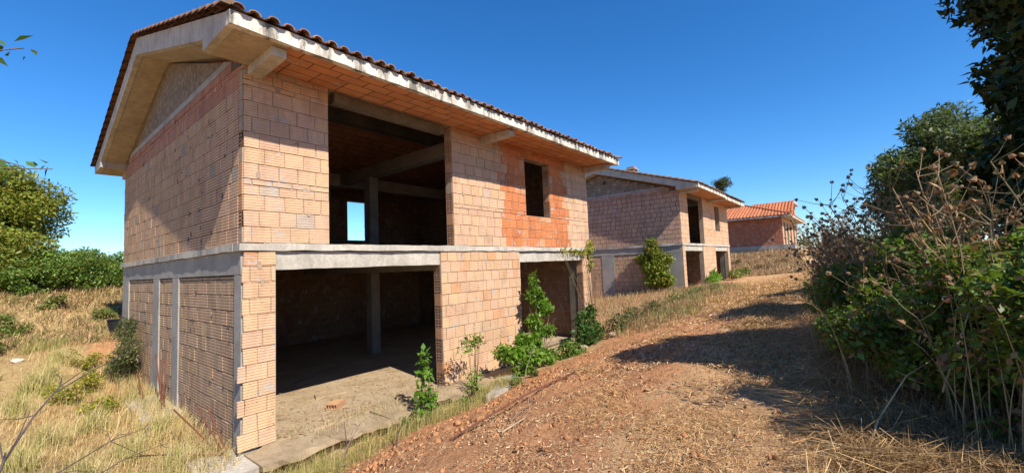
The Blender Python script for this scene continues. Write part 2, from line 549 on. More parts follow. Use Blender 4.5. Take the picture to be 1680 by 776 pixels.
def build_ground():
    xs = axis_coords(-8, 24, 0.1, 5000); ys = axis_coords(-11, 13, 0.1, 5000)
    X, Y = np.meshgrid(xs, ys, indexing='ij')
    Z = ground(X, Y)
    # clods and small bumps where the earth is bare
    near = (np.hypot(X - 3, Y + 3) < 16)
    rough = RNG.normal(0, 0.012, X.shape) * near
    bank = np.exp(-((Y + 2.3) / 0.9) ** 2) * (X > -1) * (X < 8)
    Z = Z + near * (.022 * smooth_noise(X * 2.3, Y * 2.3, 17) + .03 * smooth_noise(X * .9, Y * .9, 19))
    emb = np.exp(-((X - 39) / 5.5) ** 2) * (Y > -5.5) * (Y < 7)
    Z = Z + emb * .28 * smooth_noise(X * .75, Y * .75, 29)
    rut = np.exp(-((Y - path_center(X) - .55) / .22) ** 2) + np.exp(-((Y - path_center(X) + .75) / .22) ** 2)
    Z = Z - .035 * rut * (X > -3) * (X < 22)
    Z = Z + rough + RNG.normal(0, 0.03, X.shape) * bank
    nx, ny = X.shape
    me = bpy.data.meshes.new('ground')
    V = np.stack([X, Y, Z], -1).reshape(-1, 3)
    i = np.arange((nx - 1) * ny).reshape(nx - 1, ny)[:, :-1].ravel()
    Fq = np.stack([i, i + ny, i + ny + 1, i + 1], 1)
    me.vertices.add(len(V)); me.vertices.foreach_set('co', V.astype(np.float32).ravel())
    me.loops.add(Fq.size); me.loops.foreach_set('vertex_index', Fq.astype(np.int32).ravel())
    me.polygons.add(len(Fq)); me.polygons.foreach_set('loop_start', np.arange(0, Fq.size, 4, dtype=np.int32))
    me.polygons.foreach_set('use_smooth', [True] * len(Fq))
    ca = me.color_attributes.new('Zone', 'FLOAT_COLOR', 'POINT')
    r, s, f = zones(X, Y)
    ca.data.foreach_set('color', np.stack([r, s, f, np.ones_like(r)], -1).astype(np.float32).ravel())
    me.materials.append(M['ground']); me.update(); me.validate()
    tag(link('ground', me), 'dry reddish ground with a dirt track and a bank down to the houses', kind='structure')


build_ground()

# ------------------------------------------------------------------ bricks
def subtract(iv, cuts):
    out = [iv]
    for c0, c1 in cuts:
        nx = []
        for a, b in out:
            if c1 <= a or c0 >= b: nx.append((a, b)); continue
            if c0 > a: nx.append((a, c0))
            if c1 < b: nx.append((c1, b))
        out = nx
    return [(a, b) for a, b in out if b - a > 0.02]


def brick_skin(mb, P, L, z0, z1, holes, ch, bl, colfn, rng, gap=0.012, depth=0.014, vprob=0.0, top=None, teeth=None, vfill=None, blob=.16):
    """brick faces set proud of the backing; P(u,z,d) -> point"""
    rows = list(np.arange(z0, z1 - 0.02, ch)) + [z1]
    extra = sorted({h for hh in holes for h in (hh[2], hh[3]) if z0 < h < z1})
    for e in extra:
        if min(abs(e - r) for r in rows) > 0.035: rows.append(e)
    rows.sort()
    for ri in range(len(rows) - 1):
        a, b = rows[ri], rows[ri + 1]
        if b - a < 0.03: continue
        mid = (a + b) / 2
        cuts = [(h[0], h[1]) for h in holes if h[2] < mid < h[3]]
        end = L if top is None else L
        ivs = subtract((0.0, end), cuts)
        if top is not None:
            lo, hi = top(b)
            ivs = [(max(p, lo), min(q, hi)) for p, q in ivs if min(q, hi) - max(p, lo) > 0.06]
        for (p, q) in ivs:
            u = p
            if teeth and p == 0.0:
                u = p - teeth(mid, ri)
            first = True
            off = (ri % 2) * 0.5 + rng.uniform(-0.08, 0.08)
            while u < q - 1e-4:
                ln = bl * rng.choice([1.0, 1.0, 1.0, 1.0, 0.9, 0.5], p=[.3, .3, .15, .12, .08, .05])
                if first and p >= 0: ln = bl * (0.35 + 0.65 * (1 - off % 1.0)); first = False
                e = min(u + ln, q)
                if q - e < 0.07: e = q
                g = gap * rng.uniform(0.35, 1.25) * 0.5
                g2 = gap * rng.uniform(0.35, 1.25) * 0.5
                c = colfn((u + e) / 2, mid, rng)
                if rng.random() < vprob: c = (*c[:3], 1.0)
                d = depth + rng.uniform(-0.004, 0.004)
                jt = rng.uniform(-0.006, 0.006, 8)
                s = 0.004
                base = [(u + g + jt[0], a + g2), (e - g + jt[1], a + g2 + jt[4]), (e - g + jt[2], b - g2 + jt[5]), (u + g + jt[3], b - g2)]
                frt = [(base[0][0] + s, base[0][1] + s), (base[1][0] - s, base[1][1] + s), (base[2][0] - s, base[2][1] - s), (base[3][0] + s, base[3][1] - s)]
                if e - u < 0.03: u = e; continue
                if rng.random() < blob:                       # mortar squeezed out over the joint
                    cx_, cz_ = (u, rng.uniform(a, b)) if rng.random() < .45 else (rng.uniform(u, e), a)
                    if p + .12 < cx_ < q - .12:
                        ra, rb = rng.uniform(.015, .055), rng.uniform(.02, .07)
                        k = rng.uniform(.75, 1.1); m_ = rng.integers(7, 11)
                        mb.poly([P(cx_ + ra * rng.uniform(.5, 1.2) * math.cos(t), cz_ + rb * rng.uniform(.5, 1.2) * math.sin(t), d + rng.uniform(.002, .007)) for t in np.linspace(0, 2 * np.pi, m_, endpoint=False)], 0, (k, k, k, 0))
                if vfill and rng.random() < .8:
                    k = rng.uniform(.75, 1.15); fw = rng.uniform(.010, .022)
                    mb.poly([P(u - fw, a + .012, d + .003), P(u + fw * .6, a + .012, d + .003), P(u + fw * .6, b - .012, d + .003), P(u - fw, b - .012, d + .003)], 1, (vfill[0] * k, vfill[1] * k, vfill[2] * k, 1))
                B = [P(x, z, -0.002) for x, z in base]; Fr = [P(x, z, d) for x, z in frt]
                mb.poly(Fr, 1, c)
                for k in range(4):
                    k2 = (k + 1) % 4
                    mb.poly([B[k], B[k2], Fr[k2], Fr[k]], 1, c)
                u = e


def wall_mesh(name, parent, mats, org, ud, nd, L, z0, z1, holes, thick, colfn, seed, ch=0.25, bl=0.30, gap=0.012, depth=0.014,
              vprob=0.0, both=False, u_start=0.0, top=None, topprof=None, teeth=None, vfill=None):
    """org (x,y); ud along the wall; nd outward normal (2-D tuples)"""
    rng = np.random.default_rng(seed)
    def P(u, z, d): return (org[0] + ud[0] * u + nd[0] * d, org[1] + ud[1] * u + nd[1] * d, z)
    mb = MB()
    us = sorted({u_start, L, *[h for hh in holes for h in hh[:2] if u_start < h < L]})
    zs = sorted({z0, z1, *[h for hh in holes for h in hh[2:] if z0 < h < z1]})
    def hole(u, z): return any(h[0] < u < h[1] and h[2] < z < h[3] for h in holes)
    W = (1, 1, 1, 0)
    G = np.zeros((len(us) + 1, len(zs) + 1), bool)
    for i in range(len(us) - 1):
        for k in range(len(zs) - 1):
            G[i + 1, k + 1] = not hole((us[i] + us[i + 1]) / 2, (zs[k] + zs[k + 1]) / 2)
    for i in range(len(us) - 1):
        for k in range(len(zs) - 1):
            if not G[i + 1, k + 1]: continue
            u0, u1, a, b = us[i], us[i + 1], zs[k], zs[k + 1]
            mb.poly([P(u0, a, 0), P(u1, a, 0), P(u1, b, 0), P(u0, b, 0)], 0, W)
            mb.poly([P(u1, a, -thick), P(u0, a, -thick), P(u0, b, -thick), P(u1, b, -thick)], 0, W)
            if not G[i, k + 1]: mb.poly([P(u0, a, -thick), P(u0, a, 0), P(u0, b, 0), P(u0, b, -thick)], 0, W)
            if not G[i + 2, k + 1]: mb.poly([P(u1, a, 0), P(u1, a, -thick), P(u1, b, -thick), P(u1, b, 0)], 0, W)
            if not G[i + 1, k]: mb.poly([P(u0, a, 0), P(u0, a, -thick), P(u1, a, -thick), P(u1, a, 0)], 0, W)
            if not (k + 2 < G.shape[1] and G[i + 1, k + 2]): mb.poly([P(u0, b, -thick), P(u0, b, 0), P(u1, b, 0), P(u1, b, -thick)], 0, W)
    brick_skin(mb, P, L, z0, z1, holes, ch, bl, colfn, rng, gap, depth, vprob, top, teeth, vfill)
    if both:
        def P2(u, z, d): return P(u, z, -thick - d)
        brick_skin(mb, P2, L, z0, z1, holes, ch, bl, colfn, rng, gap, depth * 0.6, vprob)
    return mb.build(name, mats, parent)


def hollow_ends(name, parent, x, y0, y1, z0, z1, ch, seed, skip=0.45):
    """stack of brick ends facing -x whose cells are open"""
    rng = np.random.default_rng(seed)
    mb = MB()
    z = z0
    while z < z1 - 0.05:
        zt = min(z + ch, z1) - 0.01
        c = tuple(np.array([0.52, 0.29, 0.16]) * rng.uniform(0.75, 1.1)) + (0.0,)
        if rng.random() < skip or zt - z < 0.15:
            c = (0.40, 0.33, 0.25, 0) if rng.random() < 0.35 else c
            mb.box(x, x + 0.05, y0, y1, z, zt, 1 if c[0] > 0.4 else 0, c, 0.003)
        else:
            nz = 4
            ye = [y0, y0 + 0.018, y0 + (y1 - y0) * 0.46, y0 + (y1 - y0) * 0.54, y1 - 0.018, y1]
            ze = [z]
            for k in range(nz):
                ze += [z + (zt - z) * (k + 0.2) / nz, z + (zt - z) * (k + 0.85) / nz]
            ze.append(zt)
            for i in range(len(ye) - 1):
                for k in range(len(ze) - 1):
                    if i % 2 == 1 and k % 2 == 1:
                        a, b, e, f = ye[i], ye[i + 1], ze[k], ze[k + 1]
                        d = x + 0.07
                        mb.poly([(d, a, e), (d, a, f), (d, b, f), (d, b, e)], 2)
                        mb.poly([(x, a, e), (x, b, e), (d, b, e), (d, a, e)], 2)
                        mb.poly([(x, a, f), (d, a, f), (d, b, f), (x, b, f)], 2)
                        mb.poly([(x, a, e), (d, a, e), (d, a, f), (x, a, f)], 2)
                        mb.poly([(x, b, e), (x, b, f), (d, b, f), (d, b, e)], 2)
                    else:
                        mb.poly([(x, ye[i], ze[k]), (x, ye[i], ze[k + 1]), (x, ye[i + 1], ze[k + 1]), (x, ye[i + 1], ze[k])], 1, c)
        z += ch
    return mb.build(name, [M['mortar'], M['brick'], M['cavity']], parent)


def C(r, g, b, s, rng):
    k = rng.uniform(1 - s, 1 + s)
    return (r * k, g * k * rng.uniform(0.97, 1.03), b * k * rng.uniform(0.94, 1.06), 0.0)


def col_front_low(u, z, rng):
    if rng.random() < 0.05: return C(.62, .33, .17, .08, rng)
    return C(.60, .385, .235, .055, rng)


def col_front_up(u, z, rng):
    edge = rng.uniform(-.10, .10)
    if 6.22 + edge < u < 9.42 + edge:
        if rng.random() < .06: return C(.58, .30, .16, .1, rng)
        return C(.57, .205, .08, .12, rng)
    if u < 1.4 and rng.random() < 0.05: return C(.46, .37, .28, .1, rng)
    return C(.60, .385, .24, .055, rng)


def col_left(u, z, rng):
    if z > 5.60: return C(.46, .22, .14, .10, rng)
    if rng.random() < 0.03: return C(.40, .32, .24, .1, rng)
    return C(.53, .335, .205, .08, rng)


def col_left_far(u, z, rng): return C(.50, .285, .19, .10, rng) if z > 5.72 else C(.52, .325, .22, .10, rng)


def col_left_low(u, z, rng): return C(.50, .33, .205, .10, rng)
def col_inside(u, z, rng): return C(.29, .155, .095, .12, rng)  # interior shade put into the colour, darker than the outer bricks
def col_far(u, z, rng): return C(.42, .165, .09, .12, rng)


XE, YE, ZS = 10.87, 9.42, 3.10
RID = 4.71
XL, XR, OV = -0.55, 11.19, 1.16


def soffit_z(y):
    y = y if y <= RID else 2 * RID - y
    return 5.965 + (0.035 * y if y < 0 else 0.347 * y)


def tile_z(y):
    y = y if y <= RID else 2 * RID - y
    return 6.10 + 0.317 * (y + OV)


def roof_tiles(parent, x0, x1, y_eave, y_top, colr, seed, sp=0.215, tl=0.36):
    """rows of barrel cover tiles from the eave up to the ridge"""
    rng = np.random.default_rng(seed)
    mb = MB()
    sgn = 1 if y_top > y_eave else -1
    L = abs(y_top - y_eave); n = max(1, int(L / tl)); nx = int((x1 - x0) / sp)
    K = 6
    for j in range(n):
        ya = y_eave + sgn * (L * j / n - 0.05); yb = y_eave + sgn * (L * (j + 1) / n + 0.03)
        za, zb = tile_z(ya) + 0.035, tile_z(yb) + 0.012
        for i in range(nx + 1):
            xc = x0 + (x1 - x0) * i / nx + rng.uniform(-.012, .012)
            k = rng.uniform(0.65, 1.15)
            c = tuple(np.array(colr) * k * np.array([1, rng.uniform(.9, 1.1), rng.uniform(.85, 1.15)])) + (0,)
            r0, r1 = 0.080, 0.064
            dz = rng.uniform(-.012, .016); dy = rng.uniform(-.045, .03)
            ring = []
            for (yy, zz, rr) in ((ya + dy, za + dz, r0), (yb + dy, zb + dz, r1), (ya + dy, za + dz, r0 - .016), (yb + dy, zb + dz, r1 - .016)):
                ring.append([(xc + rr * math.cos(math.pi * q / K), yy, zz + rr * 0.8 * math.sin(math.pi * q / K)) for q in range(K + 1)])
            for q in range(K):
                mb.poly([ring[0][q], ring[0][q + 1], ring[1][q + 1], ring[1][q]], 0, c)
                mb.poly([ring[2][q + 1], ring[2][q], ring[3][q], ring[3][q + 1]], 0, c)
                mb.poly([ring[0][q + 1], ring[0][q], ring[2][q], ring[2][q + 1]], 0, c)
        for i in range(nx):                                    # concave pan tiles between the covers
            xc = x0 + (x1 - x0) * (i + .5) / nx
            c = tuple(np.array(colr) * rng.uniform(0.5, 0.9)) + (0,)
            pr = [(xc + 0.075 * math.cos(math.pi * (1 + q / 4)), 0.05 * math.sin(math.pi * (1 + q / 4))) for q in range(5)]
            ya2 = ya + sgn * .01
            for q in range(4):
                mb.poly([(pr[q][0], ya2, za + .035 + pr[q][1]), (pr[q + 1][0], ya2, za + .035 + pr[q + 1][1]),
                         (pr[q + 1][0], yb, zb + .035 + pr[q + 1][1]), (pr[q][0], yb, zb + .035 + pr[q][1])], 0, c)
    return mb


def build_house(loc, label, near, seed):
    ho = empty('brick_house', loc, label, 'house', 'unfinished brick houses along the track')
    zb = -0.35
    brickM = [M['mortar'], M['brick']]
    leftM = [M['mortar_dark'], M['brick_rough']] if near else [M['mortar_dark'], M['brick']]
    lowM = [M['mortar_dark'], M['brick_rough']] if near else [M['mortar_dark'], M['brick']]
    # --- floor, ledge and slab bands
    mb = MB(); mb.box(0.27, XE - .27, 0.0, YE - .27, -0.14, 0.0, 0)
    mb.build('ground_floor', M['floor'], ho)
    mb = MB()
    for x0, x1, y0 in ((0.02, 2.1, -.70), (2.11, 4.3, -.68), (4.31, 6.2, -.66), (6.21, XE, -.62)):
        mb.rough(x0, x1, y0, -0.004, -0.115, -0.012 + random.uniform(-.008, .004), 'x', jit=.022, step=.13)
    mb.box(0.1, XE, -.50, -.02, -.5, -.118, 0)
    mb.build('ledge', M['ledge'], ho)
    mb = MB(); mb.box(0.26, XE - .26, 0.26, YE - .26, 2.82, ZS, 0); mb.build('upper_floor', M['concrete'], ho)
    # slab edge seen as a thin projecting band on three sides
    mb = MB(); mb.rough(-.06, XE + .04, -.045, 0.24, 2.99, ZS + .010, 'x', jit=.007)
    mb.build('slab_band', M['concrete_pale'], ho)
    mb = MB(); mb.rough(-.07, 0.24, .245, YE + .05, 2.992, ZS + .002, 'y', jit=.008); mb.build('slab_band', M['concrete_pale'], ho)
    # --- front walls
    def tooth(z, ri):
        if not near: return 0.0
        return 0.0 if (ri // 1) % 2 else (0.075 if z < 1.55 else 0.02)
    front_low = [(0.47, 3.96, -9, 2.985), (6.85, 10.32, -9, 2.985)]
    wall_mesh('wall', ho, brickM, (0, 0), (1, 0), (0, -1), XE, 0.0 if near else zb, 2.983, front_low, .24, col_front_low, seed + 1, vprob=.06,
              u_start=.06, both=False, teeth=tooth, bl=.30)
    front_up = [(1.37, 4.40, ZS, 5.96), (7.25, 8.50, 4.02, 5.70)]
    wall_mesh('wall', ho, brickM, (0, 0), (1, 0), (0, -1), XE, ZS + .014, 5.97, front_up, .24, col_front_up if near else col_front_low, seed + 2, vprob=.03, u_start=.06, bl=.305)
    if near:
        hollow_ends('brick_ends', ho, -.012, .012, .16, ZS + .02, 5.95, .25, seed + 3)
        hollow_ends('brick_ends', ho, 3.945, .01, .22, .02, 2.68, .25, seed + 4, .3)
        hollow_ends('brick_ends', ho, 8.485, .01, .22, 4.03, 5.69, .25, seed + 7, .4)
        hollow_ends('brick_ends', ho, 10.305, .01, .22, .02, 2.68, .25, seed + 8, .3)
        hollow_ends('brick_ends', ho, 4.385, .01, .22, ZS + .02, 5.95, .25, seed + 5, .5)
    # lintels over the openings
    for (a, b) in ((.475, 3.955), (6.855, 10.315)):
        mb = MB(); mb.rough(a, b, .022, .23, 2.685, 2.975, 'x', jit=.006); mb.build('lintel', M['concrete_pale'], ho)
    mb = MB(); mb.box(1.52, 4.22, .03, .225, 5.76, 5.948, 0, jit=.003); mb.build('lintel', M['beam'], ho)
    # --- left wall: frame columns, panels, beam, upper bricks
    y_gap = {True: ((.32, 3.50), (3.96, 5.12), (5.68, 8.55)), False: ((.95, 3.95), (4.75, 8.5))}[near]
    edges = [.045] + [v for g in y_gap for v in g] + [YE]
    for i in range(0, len(edges), 2):
        mb = MB(); mb.box(-.012, .235, edges[i], edges[i + 1], zb - .2, 2.62, 0, jit=.004)
        mb.build('column', M['concrete' if near else 'concrete_board'], ho)
    for (a, b) in y_gap:
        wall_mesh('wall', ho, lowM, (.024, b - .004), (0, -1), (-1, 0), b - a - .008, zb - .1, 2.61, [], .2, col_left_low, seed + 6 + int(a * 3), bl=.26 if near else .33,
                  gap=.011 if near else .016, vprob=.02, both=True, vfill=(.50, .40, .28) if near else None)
    mb = MB(); mb.box(-.016, .235, .045, YE, 2.622, 2.983, 0, jit=.004); mb.build('ring_beam', M['concrete'], ho)
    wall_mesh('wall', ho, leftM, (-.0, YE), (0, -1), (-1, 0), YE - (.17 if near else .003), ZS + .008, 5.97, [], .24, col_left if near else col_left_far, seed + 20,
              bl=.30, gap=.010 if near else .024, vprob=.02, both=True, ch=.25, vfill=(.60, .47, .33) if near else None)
    wtop = lambda z: (max((z - 5.965) / .347, 0.0) + .02, YE - max((z - 5.965) / .347, 0.0) - .02)
    q = MB(); q.prism([(.02, 5.972), (YE - .02, 5.972), (YE - .5, 6.133), (.5, 6.133)], 'x', .0, .24, 0)
    brick_skin(q, lambda u, z, d: (-d, YE - u, z), YE, 5.975, 6.13, [], .155, .30, col_left if near else col_left_far, np.random.default_rng(seed + 77), top=wtop)
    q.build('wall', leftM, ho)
    mb = MB(); mb.prism([(.5, 6.135), (YE - .5, 6.135), (YE - .86, 6.26), (.86, 6.26)], 'x', -.012, .24, 0); mb.build('gable_band', M['concrete'], ho)
    # gable fill between band and roof
    g = MB()
    prof = [(.88, 6.262), (YE - .88, 6.262), (RID, soffit_z(RID) - .02)]
    if near:
        g.prism(prof, 'x', .03, .22, 0)
        g.build('gable_wall', M['rough_wall'], ho)
    else:
        def tp(z):
            k = (z - 5.965) / .347
            return (k, YE - k)
        rng = np.random.default_rng(seed + 40)
        g.prism(prof, 'x', .03, .22, 0, (1, 1, 1, 0))
        def P(u, z, d): return (.03 - d, YE - u, z)
        brick_skin(g, P, YE, 6.262, 7.5, [], .16, .30, lambda u, z, r: C(.27, .21, .15, .15, r), rng, gap=.02, top=tp)
        # round vent with a ring, set in the gable near the ridge
        for k in range(14):
            t0, t1 = 2 * math.pi * k / 14, 2 * math.pi * (k + 1) / 14
            for (ra, rb, xx, mi) in ((.0, .09, -.002, 2), (.09, .14, -.02, 0)):
                g.poly([(xx, 4.3 + ra * math.cos(t0), 7.0 + ra * math.sin(t0)), (xx, 4.3 + rb * math.cos(t0), 7.0 + rb * math.sin(t0)),
                        (xx, 4.3 + rb * math.cos(t1), 7.0 + rb * math.sin(t1)), (xx, 4.3 + ra * math.cos(t1), 7.0 + ra * math.sin(t1))], mi)
        g.build('gable_wall', [M['mortar_dark'], M['brick'], M['cavity']], ho)
    # --- right and back walls
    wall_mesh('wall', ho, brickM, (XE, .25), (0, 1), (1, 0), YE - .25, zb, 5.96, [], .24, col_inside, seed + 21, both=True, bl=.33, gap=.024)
    mb = MB(); mb.box(10.33, 10.62, .245, .56, 0, 2.82, 0); mb.build('column', M['beam'], ho)  # dark beam material stands in for shade on this column
    g = MB(); g.prism([(.02, 5.962), (YE - .02, 5.962), (RID, soffit_z(RID) - .02)], 'x', XE - .22, XE - .02, 0); g.build('gable_wall', M['rough_wall'], ho)
    back = [(XE - 7.86, XE - 6.93, 3.94, 5.60)]
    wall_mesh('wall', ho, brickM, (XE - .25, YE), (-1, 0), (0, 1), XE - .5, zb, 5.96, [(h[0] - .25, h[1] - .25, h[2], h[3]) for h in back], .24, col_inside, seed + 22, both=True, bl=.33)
    # --- interior columns, beams
    for (z0, z1) in ((0, 2.82), (ZS, 5.62)):
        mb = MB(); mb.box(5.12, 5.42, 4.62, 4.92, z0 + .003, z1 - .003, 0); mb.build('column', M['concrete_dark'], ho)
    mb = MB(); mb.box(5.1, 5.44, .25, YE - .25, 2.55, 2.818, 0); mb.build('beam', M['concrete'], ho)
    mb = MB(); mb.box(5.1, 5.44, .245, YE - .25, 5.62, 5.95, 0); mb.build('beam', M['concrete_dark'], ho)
    mb = MB(); mb.box(.25, XE - .25, RID - .15, RID + .15, 7.2, soffit_z(RID) - .01, 0); mb.build('beam', M['beam'], ho)
    mb = MB(); mb.box(.25, XE - .25, 6.4, 6.7, 5.6, 6.0, 0); mb.build('beam', M['concrete'], ho)
    # corbels carrying the eaves
    for xc in (.05, 5.44, 10.68):
        for ys in (1, -1):
            mb = MB()
            Y = (lambda y: y) if ys == 1 else (lambda y: 2 * RID - y)
            pr = [(Y(-.002), 5.765), (Y(-.95), 5.775), (Y(-.965), 5.905), (Y(-.85), 5.925), (Y(-.002), 5.955)]
            mb.prism(pr if ys == 1 else pr[::-1], 'x', xc, xc + .20, 0)
            mb.build('corbel', M['concrete_pale'], ho)
    # --- roof slab with its hollow-tile underside
    mb = MB()
    yb = 2 * RID + OV
    pr = [(-1.055, 5.93), (0, 5.966), (RID, 7.60), (2 * RID, 5.966), (yb - .105, 5.93), (yb - .105, 6.10), (RID, 7.955), (-1.055, 6.10)]
    mb.prism(pr, 'x', .238, XR - .005, 0)
    rake = [(-.03, 6.115), (RID, 7.60), (2 * RID + .03, 6.115), (2 * RID + .03, 6.44), (RID, 7.953), (-.03, 6.44)]
    mb.prism(rake, 'x', -.445, .236, 1)
    rf = mb.build('roof', [M['tavella'], M['soffit']], ho)
    mb = MB()
    for ys in (0, 1):
        Y = (lambda y: y) if ys == 0 else (lambda y: 2 * RID - y)
        def band(ya, za, yb_, zb_):
            p = [(-.44, Y(ya), za - .006), (-.0, Y(ya), za - .006), (-.0, Y(yb_), zb_ - .006), (-.44, Y(yb_), zb_ - .006)]
            q = [(a, b, c - .012) for a, b, c in p]
            mb.hexa(q + p if ys == 0 else [q[3], q[2], q[1], q[0], p[3], p[2], p[1], p[0]], 0)
        band(-.025, 6.117, RID - .003, 7.598)
    mb.build('rake_soffit', M['soffit'], rf)
    # fascias and boxed eave returns
    if near:
        mb = MB(); mb.rough(XL, XR, -OV, -1.06, 5.906, 6.10, 'x', jit=.006, step=.2); mb.build('fascia', M['fascia'], rf)
    else:
        mb = MB(); mb.box(XL, 5.45, -OV, -1.06, 5.906, 6.10, 0); mb.box(5.452, XR, -OV + .02, -1.06, 5.84, 6.05, 0); mb.build('fascia', M['fascia'], rf)
    mb = MB(); mb.box(XL, XR, yb - .10, yb, 5.906, 6.10, 0); mb.build('fascia', M['fascia'], rf)
    mb = MB()
    yb2 = yb - .1
    for (a, b) in ((XL, -.448),):
        mb.prism([(-1.056, 5.92), (-.03, 5.92), (-.03, 6.10), (RID, 7.575), (2 * RID + .03, 6.10), (2 * RID + .03, 5.92), (yb2 - .004, 5.92), (yb2 - .004, 6.10), (RID, 7.955), (-1.056, 6.10)], 'x', a, b, 0)
    mb.build('rake_fascia', M['concrete_pale'], rf)
    for ys in (0, 1):
        Y = (lambda y: y) if ys == 0 else (lambda y: 2 * RID - y)
        y0, y1 = sorted((Y(-1.056), Y(-.04)))
        mb = MB(); mb.box(XL + .104, .236, y0, y1, 5.915, 6.112, 0); mb.build('eave_box', M['soffit'], rf)
    # tiles
    tc = (.30, .17, .11) if near else (.24, .15, .105)
    mb = roof_tiles(ho, XL + .08, XR - .05, -OV - .03, RID - .02, tc, seed + 30)
    m2 = roof_tiles(ho, XL + .08, XR - .05, 2 * RID + OV + .03, RID + .02, tc, seed + 31)
    n0 = len(mb.v); mb.v += m2.v; mb.f += [tuple(n0 + i for i in f) for f in m2.f]; mb.m += m2.m; mb.c += m2.c
    for ys in (0, 1):                                          # verge tiles over the rake, lapped like steps
        n = 18
        for k in range(n):
            ya = -OV - .04 + (RID + OV) * k / n; yb2 = ya + (RID + OV) / n + .05
            Y = (lambda y: y) if ys == 0 else (lambda y: 2 * RID - y)
            z0, z1 = tile_z(ya) + .075, tile_z(yb2) + .03
            K = 6
            c = (.22 * random.uniform(.7, 1.1), .105, .07, 0)
            pr = [[(XL + .01 + .115 * math.cos(math.pi * q / K), Y(yy), zz - .03 + .085 * math.sin(math.pi * q / K)) for q in range(K + 1)] for yy, zz in ((ya, z0), (yb2, z1))]
            for q in range(K): mb.poly([pr[0][q], pr[0][q + 1], pr[1][q + 1], pr[1][q]], 0, c)
            mb.poly(pr[0], 0, c)
    for k in range(30):                                        # ridge
        xa = XL - .04 + k * (XR - XL) / 30; xb = xa + (XR - XL) / 30 + .05
        pr = [[(xx, RID + rr * math.cos(math.pi * q / 6), tile_z(RID) + .02 + rr * .8 * math.sin(math.pi * q / 6)) for q in range(7)] for xx, rr in ((xa, .14), (xb, .12))]
        c = (.28 * random.uniform(.8, 1.2), .15, .10, 0)
        for q in range(6): mb.poly([pr[0][q], pr[0][q + 1], pr[1][q + 1], pr[1][q]], 0, c)
    mb.build('roof_tiles', M['tile'], rf)
    return ho, rf


h1, r1 = build_house((0, 0, 0), 'large unfinished brick house in the foreground with an orange brick patch around its upper window', True, 100)
h2, r2 = build_house((20.73, -.17, .33), 'second unfinished brick house in the middle distance with a leafy vine on its gable wall', False, 200)
# chimney of the second house
mb = MB()
cx, cy, cz = 5.0, 4.6, 7.9
mb.box(cx - .28, cx + .28, cy - .25, cy + .25, cz - .3, cz + .45, 0, (.46, .20, .11, 0))
mb.box(cx - .36, cx + .36, cy - .32, cy + .32, cz + .45, cz + .52, 1, (.3, .25, .2, 0))
for sx in (-.25, .25):
    for sy in (-.2, .2): mb.box(cx + sx - .06, cx + sx + .06, cy + sy - .06, cy + sy + .06, cz + .52, cz + .70, 0, (.42, .2, .12, 0))
mb.box(cx - .38, cx + .38, cy - .34, cy + .34, cz + .70, cz + .77, 1, (.3, .25, .2, 0))
mb.box(cx - .3, cx + .3, cy - .26, cy + .26, cz + .77, cz + .90, 0, (.40, .22, .14, 0))
mb.build('chimney', [M['brick'], M['concrete']], r2)


